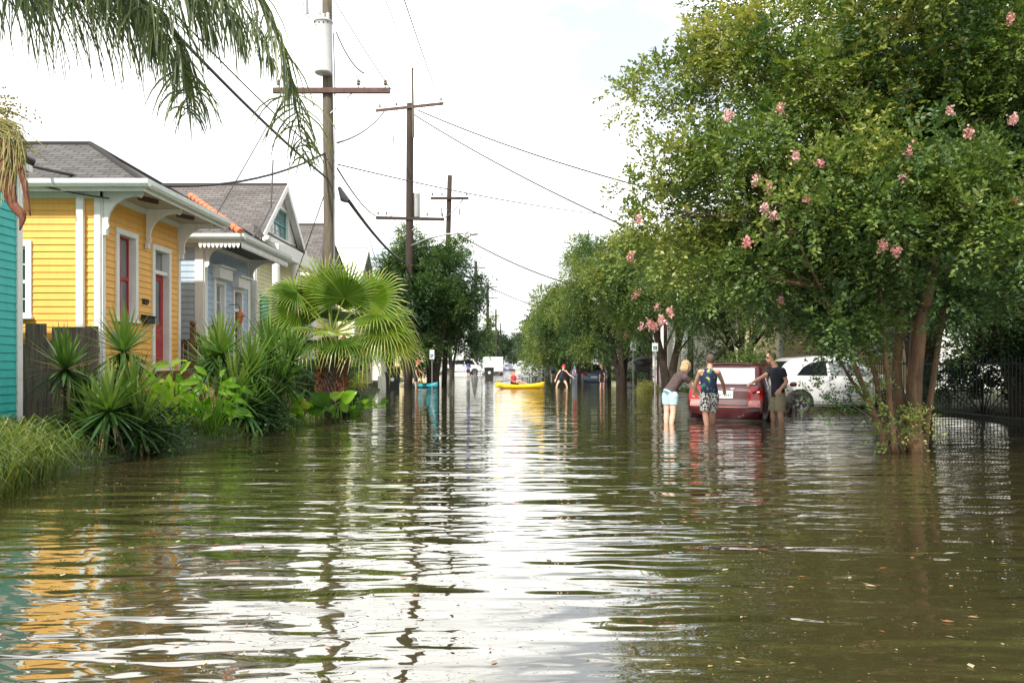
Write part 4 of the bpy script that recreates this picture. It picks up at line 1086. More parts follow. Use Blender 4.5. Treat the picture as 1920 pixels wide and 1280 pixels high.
# shade trees filling the right edge behind it
def simple_tree(label, x, y, h, cr, n, nspray, matn='leafB', leaf=(.10, .5), bark='darkbark', group='street trees on the right', tb=.35, z0=1.9, tr0=.16, sprlen=.6, name='street_tree', forks=3, nl=11, lobr=(.5, .95), squash=1.0, blos=0, skirt=0):
    cz = (h+z0)/2
    ells = [(x, y, cz, cr, cr, (h-z0)/2)] + [(x+random.uniform(-.75,.75)*cr, y+random.uniform(-.6,.6)*cr, cz+random.uniform(-.45,.6)*(h-z0)/2, cr*.5, cr*.5, (h-z0)*.27) for _ in range(6)]
    if skirt:
        for k in range(7):
            a = 2*PI*k/7 + random.random()*.6; ells.append((x+cr*.72*math.cos(a), y+cr*.72*math.sin(a), z0+skirt*random.uniform(.2, .9), cr*.42, cr*.42, skirt*.75))
        n = int(n*1.35); nspray = int(nspray*1.2)
    lb = sublobes(ells, n, lobr)
    tps = []; trs = []
    for k in range(forks):
        a = 2*PI*k/forks + random.random(); rr = cr*.35
        tps.append([Vector((x+.08*math.cos(a), y+.08*math.sin(a), -.3)), Vector((x+.1*math.cos(a), y+.1*math.sin(a), .5)), Vector((x+rr*.3*math.cos(a), y+rr*.3*math.sin(a), z0*.8)), Vector((x+rr*math.cos(a), y+rr*math.sin(a), cz)), Vector((x+rr*1.4*math.cos(a), y+rr*1.4*math.sin(a), h*.85))])
        trs.append([tr0*1.15, tr0, tr0*.75, tr0*.45, tr0*.12])
    t, c = tree(label, (x, y, gz(x, y)), tps, trs, lb, int(nspray*1.9), nl, leaf, matn, bark, lambda c: tb + .05*(c[:, 2]-cz) - .03*(c[:, 0]-x), group, 25, name, sprlen=sprlen, twigs=1)  # leaf colour lightens upward and leftward, as sun falls on the crown
    if blos:
        idx = rng.choice(len(c), blos); cc = c[idx]
        out = nrm(cc - np.array([x, y, cz])) * .25
        blossoms(t, cc + out, .10, 50, size=.035)
    return t
simple_tree('dark shade tree behind the iron fence at the right edge', 10.6, 16.5, 7.5, 2.9, 60, 3600, 'leafB', (.10, .5), z0=1.4, tr0=.2, tb=.2)
simple_tree('dense crape myrtle between the big tree and the white hatchback', 9.2, 13.2, 6.6, 2.2, 40, 3200, 'leafA', (.08, .5), 'bark', z0=2.0, tr0=.09, tb=.2, forks=4)
simple_tree('shade tree beyond the fence corner with crown above the cream house', 11.0, 21.5, 8.0, 3.2, 60, 3300, 'leafB', (.11, .5), z0=2.8, tr0=.18, tb=.25)
t32 = simple_tree('crape myrtle with pale pink blossom, bare trunk beside the red-poled sign', 6.25, 32.0, 6.6, 2.9, 75, 6200, 'leafA', (.095, .5), 'darkbark', z0=1.9, tr0=.19, tb=.42, forks=2, blos=9, lobr=(.4, .75))
simple_tree('green crape myrtle over the black-shirted man and cream house wall', 6.9, 24.2, 6.0, 2.9, 65, 5200, 'leafA', (.085, .5), 'darkbark', z0=2.0, tr0=.13, tb=.5, forks=3, lobr=(.35, .65), blos=5)
simple_tree('round street tree over the wading woman in black', 5.7, 41.5, 7.6, 3.0, 60, 4200, 'leafA', (.10, .5), 'darkbark', z0=1.6, skirt=.9, tr0=.2, tb=.38, forks=3, lobr=(.45, .8), blos=3)
simple_tree('wide street tree over the blue sedan, its crown nearest the open street', 4.6, 52, 7.7, 3.5, 70, 5200, 'leafA', (.12, .5), 'darkbark', z0=1.7, skirt=.8, tr0=.26, tb=.36, forks=3, blos=5, lobr=(.5, .95), sprlen=.7)
simple_tree('street tree behind the blue sedan, crown reddish at the street side', 4.3, 63, 7.0, 3.4, 55, 3600, 'leafA', (.14, .5), 'darkbark', z0=1.0, skirt=.9, tr0=.2, tb=.5, blos=6, lobr=(.5, .95), sprlen=.7)
simple_tree('low street tree on the right beyond the reddish one', 5.2, 78, 7.0, 3.6, 45, 2600, 'leafB', (.18, .5), 'darkbark', z0=.9, tr0=.2, tb=.5, lobr=(.6, 1.1), sprlen=.8)
simple_tree('tall sparse tree on the right whose top rises above the others', 6.9, 58, 10.0, 3.0, 34, 1500, 'leafB', (.14, .5), 'darkbark', z0=6.0, tr0=.2, tb=.8, lobr=(.5, .9), sprlen=.8)

blossoms(t32, [P(px, py, 28.9) for px, py in ((1203, 612), (1216, 607), (1229, 612), (1240, 600), (1195, 548), (1231, 575))], .13, 60, size=.035)
# left street tree -------------------------------------------------------------------------------------
simple_tree('dark green street tree with forked trunk left of the kayak, behind the sign', -4.15, 42, 8.3, 2.7, 80, 5200, 'leafB', (.13, .5), 'darkbark', 'street trees on the left', .5, 2.0, .24, forks=2, lobr=(.25, .7), skirt=.7)
simple_tree('small street tree with sparse leaves left of the vine-wrapped pole', -5.4, 72, 6.8, 2.2, 30, 1300, 'leafB', (.14, .5), 'darkbark', 'street trees on the left', .6, 2.0, .14)
simple_tree('leafy tree behind the metal-roofed house, left of the second pole', -7.2, 47, 6.5, 1.7, 25, 1700, 'leafB', (.12, .5), 'darkbark', 'street trees on the left', .5, 1.5, .14)
# vines on the far pole
vl = sublobes([(-4.5, 99.7, 9.5, .9, .6, 2.4), (-4.5, 99.7, 4.5, .6, .5, 2.5), (-5.1, 99.7, 7, .8, .5, 1.0)], 18, (.3, .7))
crown('vine', vl, 500, 8, .25, .5, .6, 'leafB', p4, lambda c: .4 + 0*c[:, 0])
vl = sublobes([(-3.2, 121.7, 7.5, 1.1, .6, 2.4), (-3.6, 121.7, 3.5, .6, .5, 2.5)], 14, (.3, .7))
crown('vine', vl, 300, 8, .28, .5, .6, 'leafB', p5, lambda c: .7 + 0*c[:, 0])
# far trees closing the street
far = [(-12, 175, 9, 5), (-8.5, 160, 6.5, 2.6), (-5.4, 190, 9, 3.0), (-3.6, 230, 10, 4), (-.2, 300, 11, 5.5), (4.2, 260, 12, 5.5), (5.6, 170, 10, 4.6), (6.5, 120, 9.5, 4.2), (9.5, 210, 12, 6), (-9, 300, 14, 6), (6.0, 98, 8.5, 4.0), (-12, 84, 8, 3.2), (2.5, 330, 10, 5), (-4.5, 340, 10, 6)]
fl = ['tree standing far left beyond the white house', 'small far tree behind the white van', 'far palm-like tree right of the double-armed pole', 'far tree between the thin poles', 'dark tree closing the end of the street', 'far dark tree low at the street end on the right', 'far round tree on the right side row', 'mid-distance tree in the right-hand row', 'tall far tree behind the right-hand row', 'large far tree behind the left poles', 'tree in the right-hand row before the white cars', 'tree behind the houses on the left', 'lowest tree at the centre of the vista', 'far tree left of centre']
for (x, y, h, r_), lb_ in zip(far, fl):
    simple_tree(lb_, x, y, h, r_, 22, 700, 'leafC', (.42, .6), 'darkbark', 'far trees down the street', .4, 1.2, .3, sprlen=1.6, nl=9, lobr=(.25*r_, .42*r_))

# ------------------------------------------------------------------ palms and garden plants
def strip(mb, pts, ws, nvec, t=.5, mi=0):
    """flat blade along pts with widths ws"""
    k = len(pts); vs = []
    for i in range(k):
        d = (pts[min(i+1, k-1)]-pts[max(i-1, 0)]).normalized(); s = d.cross(nvec)
        if s.length < 1e-4: s = d.orthogonal()
        s.normalize(); vs += [pts[i]-s*ws[i]/2, pts[i]+s*ws[i]/2]
    mb.idx(vs, [(2*i, 2*i+1, 2*i+3, 2*i+2) for i in range(k-1)], mi, t)

def bez(ps, n):
    """Catmull-Rom through ps"""
    ps = [Vector(p) for p in ps]; q = [ps[0]*2-ps[1]] + ps + [ps[-1]*2-ps[-2]]; out = []
    m = len(ps)-1
    for i in range(n+1):
        s = i/n*m; k = min(int(s), m-1); f = s-k; a, b, c, d = q[k:k+4]
        out.append(.5*((2*b) + (c-a)*f + (2*a-5*b+4*c-d)*f*f + (3*b-a-3*c+d)*f**3))
    return out

def pinnate(parent, ps, ll=.75, n=95, t0=.35, start=.12, dens=1.0, name='frond'):
    path = bez(ps, 40); mb = MB()
    mb.tube(path, [.022*(1-.85*i/40)+.002 for i in range(41)], 6, t=.3)
    dens = dens*.78
    for i in range(int(n*dens)):
        s = start + (1-start)*i/(n*dens); k = s*40; j = min(int(k), 39); p = path[j].lerp(path[j+1], k-j)
        d = (path[j+1]-path[j]).normalized(); side = d.cross(Vector((0,0,1)))
        if side.length < .2: side = Vector((.8, .6, 0))
        side.normalize()
        L_ = ll*(.45+.55*math.sin(PI*min(1, s*1.05))**.6)*random.uniform(.8, 1.15)
        if s > .9: L_ *= .75
        for sg in (-1, 1):
            dd = (side*sg*random.uniform(.4, .9) + d*random.uniform(.15, .6) + Vector((random.uniform(-.25,.25), random.uniform(-.2,.2), random.uniform(-.5,.35)))).normalized()
            pts = [p]; cur = p.copy(); v = dd.copy(); grav = random.uniform(.35, .75)
            for q in range(5):
                cur = cur + v*(L_/5); pts.append(cur.copy()); v = (v + Vector((0,0,-grav))).normalized()
            strip(mb, pts, [.012, .020, .019, .015, .010, .002], Vector((random.uniform(-1,1), random.uniform(-1,1), .3)), min(1, max(0, t0 + random.gauss(0, .15))))
    o = mb.build(name, M['frond'], parent); return o

qp = thing('palm_tree', 'tall feather palm whose fronds droop in from the upper left corner', 'palm tree', P(-330, 860, 8.2))
cx_, cy_, cz_ = P(-330, -60, 8.2)
mb = MB(); mb.tube([(cx_-.05, cy_, -.2), (cx_-.03, cy_, 1.5), (cx_, cy_, 3.5), (cx_, cy_, cz_)], [.2, .16, .15, .13], 14); mb.build('trunk', M['darkbark'], qp, smooth=True)
cc = Vector((cx_, cy_, cz_))
pinnate(qp, [cc, P(-120, -150, 8.1), P(90, -70, 8.0), P(220, -25, 7.9), P(305, 35, 7.8), P(342, 120, 7.8), P(352, 215, 7.8)], 1.0, 170, .45)
pinnate(qp, [cc, P(-150, -150, 8.4), P(-20, -75, 8.3), P(80, -45, 8.3), P(180, -20, 8.2), P(260, 20, 8.2), P(300, 80, 8.2)], 1.35, 170, .4)
pinnate(qp, [cc, P(-130, -130, 8.8), P(0, -90, 8.9), P(120, -60, 9), P(210, -30, 9), P(270, 20, 9)], 1.5, 170, .4)
pinnate(qp, [cc, P(-90, -190, 7.5), P(200, -130, 7.4), P(330, -70, 7.4), P(420, 0, 7.4), P(450, 70, 7.4)], .85, 130, .4)
pinnate(qp, [cc, P(-80, -170, 7.9), P(130, -120, 7.8), P(260, -75, 7.7), P(350, -20, 7.6), P(400, 60, 7.6)], 1.0, 130, .45)
pinnate(qp, [cc, P(-60, -220, 8.2), P(180, -190, 8.2), P(380, -110, 8.2), P(480, -10, 8.2), P(530, 100, 8.2), P(556, 210, 8.2), P(572, 310, 8.2)], .85, 165, .52)
pinnate(qp, [cc, P(-100, -200, 8.6), P(120, -180, 8.9), P(300, -110, 9.0), P(410, -40, 9.1), P(480, 50, 9.1), P(515, 130, 9.1)], .85, 110, .35)
pinnate(qp, [cc, P(-200, -150, 7.6), P(-60, -100, 7.2), P(30, -50, 7.0), P(60, 0, 6.9)], .6, 70, .3)
for a in (1.6, 2.3, 3.0, 3.8, 4.6, 5.4):
    v = Vector((math.cos(a), math.sin(a), 0)); pinnate(qp, [cc, cc+v*.9+Vector((0,0,.7)), cc+v*1.9+Vector((0,0,.5)), cc+v*2.6+Vector((0,0,-.4))], .6, 40, .4)

# spent flower stalk and red-brown sheath of a shorter palm, left edge
sp = thing('palm_tree', 'shorter palm at the left edge with red-brown sheath and hanging fruit strands', 'palm tree', P(-75, 880, 8.2))
q0 = P(-75, 300, 8.2)
mb = MB(); mb.tube([P(-75, 920, 8.2), P(-75, 600, 8.2), P(-70, 300, 8.2), P(-70, 200, 8.2)], [.19, .17, .16, .14], 14); mb.build('trunk', M['darkbark'], sp, smooth=True)
mb = MB(); mb.tube(bez([P(-70, 250, 8.1), P(-10, 300, 7.95), P(14, 350, 7.9), P(25, 385, 7.9), P(42, 405, 7.9), P(37, 432, 7.9)], 14), [(.05, .03), (.10, .04), (.13, .05), (.14, .05), (.12, .05), (.10, .05), (.08, .04), (.065, .035), (.055, .03), (.05, .03), (.05, .03), (.045, .03), (.035, .02), (.02, .015), (.008, .006)], 10)
mb.build('sheath', M['sheath'], sp, smooth=True)
mb = MB(); mb.tube(bez([P(-60, 240, 8.0), P(10, 270, 7.9), P(42, 330, 7.85), P(50, 370, 7.85), P(57, 405, 7.85)], 10), [.03, .03, .035, .035, .03, .03, .028, .025, .02, .015, .006], 8); mb.build('flower_stalk', M['sheath'], sp, smooth=True)
mb = MB()
for i in range(150):
    s = random.random(); a = P(-30+40*s, 215+30*random.random(), 7.9+random.uniform(-.12,.12)); e = P(-20+75*random.random(), 285+110*random.random(), 7.9+random.uniform(-.15,.15))
    m = a.lerp(e, .4) + Vector((.10, 0, .10)); strip(mb, [a, a.lerp(m, .6), m, m.lerp(e, .5)+Vector((.02,0,-.01)), e], [.009]*4+[.004], Vector((random.random(), 1, 0)), .5)
for i in range(36):
    a = P(-40, 235, 8.0); an = random.uniform(-.25, .95); e = a + Vector((math.cos(an)*.55, random.uniform(-.2,.2), math.sin(an)*.55-.15))*random.uniform(.6, 1.15)
    pts = bez([a, a.lerp(e, .5)+Vector((0,0,.12)), e], 8); strip(mb, pts, [.008]*9, Vector((0,1,0)))
    for k in range(3, 9): mb.ball(pts[k]+Vector((random.uniform(-.012,.012), 0, random.uniform(-.012,.012))), .011, 6, 4)
mb.build('fruit_strands', M['strand'], sp)

def fanleaf(parent, hub, tip_dir, nor, Rr, n=46, spread=150, t0=.5, root=None, droop=.25):
    hub = Vector(hub); f = Vector(tip_dir).normalized(); nv = Vector(nor); nv = (nv - f*nv.dot(f)).normalized(); s = f.cross(nv)
    mb = MB()
    if root is not None: mb.tube(bez([root, Vector(root).lerp(hub, .6)+Vector((0,0,.06)), hub], 8), [.022-.0012*i for i in range(9)], 6, t=.75)
    da = R(spread*2/n)
    for i in range(n):
        a = R(-spread) + da*(i+.5)
        def pt(r_, an, off=0):
            q = hub + (f*math.cos(an) + s*math.sin(an))*r_*Rr + nv*off
            q.z -= droop*Rr*max(0, r_-.45)**2*1.6; return q
        ln = random.uniform(.84, 1.06)*(1-.12*abs(a)/R(150))
        h = pt(.02, a); fo = .018*Rr*3
        ml = pt(.42, a-da/2, -fo/2); mr = pt(.42, a+da/2, -fo/2); mm = pt(.42, a, fo/2)
        q = [pt(.78*ln, a-da*.16), pt(.78*ln, a+da*.16)]; e = pt(ln, a+random.uniform(-.02,.02)); e.z -= droop*.25*Rr*random.random()
        t = min(1, max(0, t0+random.gauss(0, .07)))
        mb.idx([h, ml, mm, mr, q[0], q[1], e], [(0,1,2),(0,2,3)], 0, t)
        mb.idx([ml, mm, mr, q[0], q[1], e], [(0,3,1),(1,4,2),(1,3,4)], 0, min(1, t+.08)); mb.idx([q[0], q[1], e], [(0,2,1)], 0, .98 if random.random() < .3 else min(1, t+.2))
    return mb.build('frond', M['fan'], parent)

fp = thing('fan_palm', 'bright green fan palm with shaggy trunk in front of the nearest pole', 'fan palm', P(622, 740, 18))
ctr = P(622, 625, 18)
mb = MB(); mb.tube([P(622, 770, 18), P(620, 720, 18), P(624, 670, 18), P(624, 630, 18)], [.20, .19, .17, .13], 14); mb.build('trunk', M['darkbark'], fp, smooth=True)
mb = MB()
for i in range(150):
    z = random.uniform(.55, 1.75); a = random.random()*2*PI; p = Vector((ctr.x+.2*math.cos(a), 18+.2*math.sin(a), z)); o = Vector((math.cos(a), math.sin(a), 0))
    strip(mb, [p, p+o*.08+Vector((0,0,.08)), p+o*.16+Vector((0,0,-.04)), p+o*.17+Vector((0,0,-.25))], [.05, .045, .03, .01], o.cross(Vector((0,0,1))), random.uniform(.3, 1))
mb.build('dead_petioles', M['sheath'], fp)
FL = [((645, 556), (0.1, -.25, 1), (.1, -1, .25), 118, .42, .15), ((612, 545), (-.45, .1, 1), (-.2, -1, .3), 120, .55, .15), ((690, 560), (.75, -.1, .7), (-.3, -1, .4), 115, .6, .3), ((565, 575), (-.8, -.1, .5), (.3, -1, .4), 120, .55, .35),
      ((560, 545), (-.9, -.2, .35), (.1, -.6, 1), 90, .4, .5), ((545, 610), (-1, -.2, .1), (0, -.5, 1), 105, .35, .6), ((700, 585), (1, -.1, .1), (0, -.4, 1), 120, .5, .6), ((715, 610), (1, -.3, -.2), (.2, -.8, .8), 100, .55, .8),
      ((575, 640), (-.8, -.5, -.35), (-.2, -.6, .9), 110, .3, .8), ((680, 645), (.75, -.5, -.45), (.3, -.6, .8), 105, .4, .9), ((640, 640), (.3, -1, -.35), (0, -.2, 1), 95, .35, .8), ((600, 595), (-.4, .9, .5), (0, -.6, 1), 110, .35, .4),
      ((665, 600), (.5, .9, .4), (0, -.6, 1), 110, .4, .4), ((620, 560), (.0, .8, .8), (0, -1, .6), 120, .5, .3), ((590, 620), (-.6, -.9, .05), (0, -.3, 1), 90, .6, .6), ((735, 640), (.9, -.1, -.5), (.4, -.7, .6), 90, .7, .9)]
for (px, py), td, no, rr, t0, dr in FL:
    px = 622+(px-622)*1.04; py = 600+(py-600)*.92; h_ = P(px, py, 18 - .35*(-Vector(td).normalized().y) ); fanleaf(fp, h_, td, no, rr*.76*18/1500, 40, 128, t0, ctr, dr)

def rosette(mb, c, rad, n=85, wd=.04, up=.0, t0=.4, lo=-40, nv=None):
    c = Vector(c)
    for i in range(n):
        f = (i+.5)/n; el = R(88 - (88-lo)*f**.85) + random.gauss(0, .06); az = i*2.39996 + random.gauss(0, .1)
        d = Vector((math.cos(az)*math.cos(el), math.sin(az)*math.cos(el), math.sin(el)+up))
        L_ = rad*random.uniform(.82, 1.08); g = .03 + .10*f
        pts = [c + d*.02]; v = d.normalized(); cur = pts[0].copy()
        for k in range(4):
            cur = cur + v*(L_/4); pts.append(cur.copy()); v = (v+Vector((0,0,-g*L_))).normalized()
        side = v.cross(Vector((0,0,1))); nv_ = v.cross(side) if side.length > .05 else Vector((1,0,0))
        strip(mb, pts, [wd*.7, wd, wd*.85, wd*.5, .002], nv_, min(.72, max(0, t0*(1.15-.8*f)+.12*random.random())))
def yucca(label, base, heads, rad=.5, wd=.052, dead=True, n=85, t0=.5):
    base = Vector(base); base.z = -.1
    t = thing('yucca', label, 'yucca', base, 0, 'spiky yuccas along the left bank')
    for h in heads:
        h = Vector(h); mb = MB(); limb(mb, base+Vector((random.uniform(-.15,.15), random.uniform(-.1,.1), 0)), h, .05, .035, .05, 6, 8); mb.build('stem', M['darkbark'], t, smooth=True)
        mb = MB(); rosette(mb, h, rad, n, wd, t0=t0); mb.build('leaf_rosette', M['yucca'], t)
        if dead:
            mb = MB()
            for i in range(14):
                a = random.random()*2*PI; p = h+Vector((.03*math.cos(a), .03*math.sin(a), -.1-.25*random.random())); o = Vector((math.cos(a), math.sin(a), 0))
                l_ = random.uniform(.25, .45); strip(mb, [p, p+o*.08+Vector((0,0,-.05)), p+o*.12+Vector((0,0,-l_*.6)), p+o*.13+Vector((0,0,-l_))], [.03,.03,.022,.004], o, random.uniform(.85, 1))
            mb.build('dead_leaves', M['yucca'], t)
yucca('nearest spiky yucca with bare trunk before the dark board fence', P(128, 850, 10.6), [P(122, 692, 10.6), P(150, 755, 10.9)], .60)
yucca('yucca pair growing at the water edge below the yellow house window', P(215, 870, 10.2), [P(232, 660, 11.0), P(205, 770, 10.1), P(250, 745, 10.7), P(180, 800, 10.4), P(262, 800, 10.6)], .68, n=100, t0=.6)
yucca('big dark yucca clump in front of the grey-blue house, left part', P(430, 800, 14.5), [P(415, 665, 14.5), P(440, 740, 14.0), P(395, 690, 15.0), P(470, 700, 14.4)], .85, .062, n=115, t0=.6)
yucca('big dark yucca clump beside the fan palm, right part', P(500, 800, 15.0), [P(505, 660, 15.4), P(530, 715, 15.2), P(460, 770, 14.0), P(545, 680, 15.8), P(495, 760, 14.6)], .82, .06, n=110, t0=.5)

def bigleaf(mb, base, tip, wd, t, ruffle=.02, n=9, nv=None, pet=None):
    """broad leaf blade from base to tip"""
    base = Vector(base); tip = Vector(tip); d = tip-base; L_ = d.length; side = d.cross(Vector((random.uniform(-.4,.4), -1, random.uniform(-.2,.6))) if nv is None else nv).normalized(); up = side.cross(d).normalized()
    vs = []
    for i in range(n+1):
        s = i/n; w_ = wd*math.sin(PI*min(1, s**.75*.97+.03))**.8/2; c = base + d*s + up*(.10*L_*math.sin(PI*s)); c.z -= .12*L_*s*s
        ru = ruffle*math.sin(i*2.4+base.x*9)
        vs += [c-side*w_+up*(w_*.35+ru), c-side*w_*.5+up*(w_*.15), c, c+side*w_*.5+up*(w_*.15), c+side*w_+up*(w_*.35-ru)]
    mb.idx(vs, [(5*i+k, 5*i+k+1, 5*i+k+6, 5*i+k+5) for i in range(n) for k in range(4)], 0, t)
def leafplant(label, name, cat, base, n, spread, h, ll, lw, t0, matn='big', group='broad-leaved plants on the left bank', near=None):
    base = Vector(base); t = thing(name, label, cat, base, 0, group); mb = MB(); ms = MB()
    for i in range(n):
        a = random.random()*2*PI; rr = spread*random.random()**.6; hh = h*random.uniform(.35, 1)*(1-.3*rr/spread)
        p = base + Vector((math.cos(a)*rr, math.sin(a)*rr*.7, hh)); an = a+random.uniform(-.9,.9); el = random.uniform(-.5, 1.1)
        d = Vector((math.cos(an)*math.cos(el), math.sin(an)*math.cos(el), math.sin(el)))
        l_ = ll*random.uniform(.55, 1.1); bigleaf(mb, p, p+d*l_, l_*lw, min(1, max(0, t0+random.gauss(0, .16))), .015)
        ms.tube(bez([base+Vector((random.uniform(-.1,.1), random.uniform(-.1,.1), -.05)), base.lerp(p, .55)+Vector((0,0,.05)), p], 5), [.012, .011, .01, .009, .008, .006], 5, t=.4)
    mb.build('leaf_blades', M[matn], t, smooth=True); ms.build('stems', M[matn], t)
    return t
g1 = leafplant('bright lime broad-leaved plant beside the front steps', 'canna_plant', 'plant', P(325, 815, 12.6), 24, .30, 1.25, .42, .34, .55)
mb = MB(); bigleaf(mb, P(312, 765, 12.3), P(318, 690, 12.2), .20, .62); bigleaf(mb, P(322, 780, 12.3), P(340, 735, 12.0), .26, .8); bigleaf(mb, P(335, 800, 12.2), P(322, 745, 12.0), .28, .62); mb.build('young_leaves', M['big'], g1, smooth=True)
leafplant('leafy green plant between canna and big yucca, close to the water', 'canna_plant', 'plant', P(400, 815, 12.6), 50, .50, 1.05, .29, .36, .4)
leafplant('dark leafy plant under the yellow house door', 'shrub', 'shrub', P(290, 790, 13.4), 30, .5, .6, .25, .5, .2)
leafplant('elephant ear with large drooping leaves below the fan palm', 'elephant_ear', 'plant', P(630, 778, 16.6), 8, .25, .50, .50, .62, .38)
e2 = leafplant('yellow-green elephant ear left of the fan palm trunk', 'elephant_ear', 'plant', P(565, 790, 16.0), 12, .35, .62, .42, .6, .66)
leafplant('low leafy ground plant at the water edge right of the elephant ear', 'shrub', 'shrub', P(665, 775, 18.5), 40, .7, .4, .2, .5, .3)
def bush(label, x, y, r_, h, n, tb, matn='leafB', leaf=(.07, .5), name='shrub', cat='shrub', group='shrubs on the left bank'):
    t = thing(name, label, cat, (x, y, gz(x, y)), 0, group)
    lb = sublobes([(x, y, h*.5, r_, r_, h*.5)], 12, (.2*r_+.05, .4*r_+.05)); mb = MB()
    for l in lb: limb(mb, (x, y, gz(x, y)-.1), l[:3], .015, .004, .1, 5, 5)
    mb.build('stems', M['darkbark'], t); crown('foliage', lb, n, 9, leaf[0], leaf[1], .22, matn, t, lambda c: tb + 0*c[:, 0])
bush('lime green shrub at the water edge just left of the trash bins', -6.3, 30, .7, 1.1, 600, .9, 'big', (.06, .5))
bush('dark shrub right of the fan palm trunk by the iron fence', -5.6, 22, .8, 1.5, 700, .25)
bush('dark shrub behind the fan palm near the white house', -6.0, 26, .9, 1.9, 800, .35)
bush('shrub hanging over the iron fence, farthest before the bins', -6.9, 33, 1.0, 2.4, 900, .5)
bush('low green groundcover shrub right of the elephant ear', -4.2, 19.5, .6, .5, 450, .4)
bush('low dark shrub at the foot of the big yucca', -4.6, 14.2, .6, .5, 450, .3)
bush('dark undergrowth shrub below the nearest yucca pair', -4.9, 10.6, .5, .6, 450, .15)
bush('low shrub against the dark board fence', -6.4, 12.6, .8, .9, 600, .2)
bush('green hedge beyond the person with the red cap', -5.6, 50, 1.3, 1.9, 900, .4, leaf=(.1, .5))
# right side shrubs
G = 'shrubs on the right'
bush('feathery green shrub behind the red wagon', 6.6, 22.5, 1.3, 1.9, 1300, .85, 'leafB', (.11, .22), group=G)
bush('shrub between the red wagon and the white house', 6.5, 26.5, 1.0, 2.2, 900, .6, group=G)
bush('dark hedge shrub inside the iron fence near the tree', 10.2, 12.5, 1.1, 2.3, 1600, .2, group=G)
bush('dark hedge shrub at the far end of the iron fence', 10.3, 17.5, 1.3, 2.8, 1700, .2, group=G)
bush('tall dark laurel screen behind the fence, nearest the right edge', 11.6, 13.8, 1.5, 3.6, 2600, .12, leaf=(.11, .5), group=G)
bush('tall dark laurel screen behind the fence beside the cream house', 12.2, 19.5, 1.8, 4.2, 2600, .12, leaf=(.12, .5), group=G)
bush('dark hedge shrub in the middle behind the iron fence', 10.2, 15.0, 1.3, 2.6, 1700, .15, group=G)
bush('small grass tuft in the water below the red-poled sign', 5.6, 33, .5, .35, 260, .8, 'grass', (.16, .1), group=G)
bush('potted garden plants by the magenta house', 6.3, 38.5, .8, 1.2, 500, .5, group=G)
bush('low shrub under the street tree beside the blue sedan', 6.2, 45.5, .9, 1.3, 500, .4, group=G)
# grasses at the lower left
def grass(x0, x1, y0, y1, n, hh, t0, name, label, lean=0.5):
    V = []; T = []
    for i in range(n):
        y = random.uniform(y0, y1); x = random.uniform(x0, x1) + float(left_edge(y))
        b = Vector((x, y, gz(x, y))); a = random.random()*2*PI; h = hh*random.uniform(.5, 1.1); o = Vector((math.cos(a)+lean*.6, math.sin(a)-.15, 0))*h*random.uniform(.3, .95)
        s = Vector((-math.sin(a), math.cos(a), 0))*random.uniform(.004, .008)
        p = [b, b+o*.25+Vector((0,0,h*.55)), b+o*.65+Vector((0,0,h*.80)), b+o+Vector((0,0,h*random.uniform(.3,.8)))]
        w_ = [1, .95, .7, .08]; t = min(1, max(0, t0+random.gauss(0, .22)))
        for k in range(3): V.append([p[k]-s*w_[k], p[k]+s*w_[k], p[k+1]+s*w_[k+1], p[k+1]-s*w_[k+1]]); T.append(t)
    tag(quads_np(name, np.array([[tuple(q) for q in f] for f in V]), T, M['grass']), label, 'grass', kind='stuff')
grass(-1.8, .05, 4.6, 8.6, 7000, .60, .36, 'ornamental_grass', 'long strappy grass arching over the water at the lower left', .8)
grass(-3.0, .0, 8.6, 13.5, 5000, .16, .02, 'bank_grass', 'short grass covering the bank under the yuccas')
grass(-2.6, .15, 13.5, 21, 5000, .2, .2, 'verge_grass', 'low grass and weeds along the bank near the fan palm')
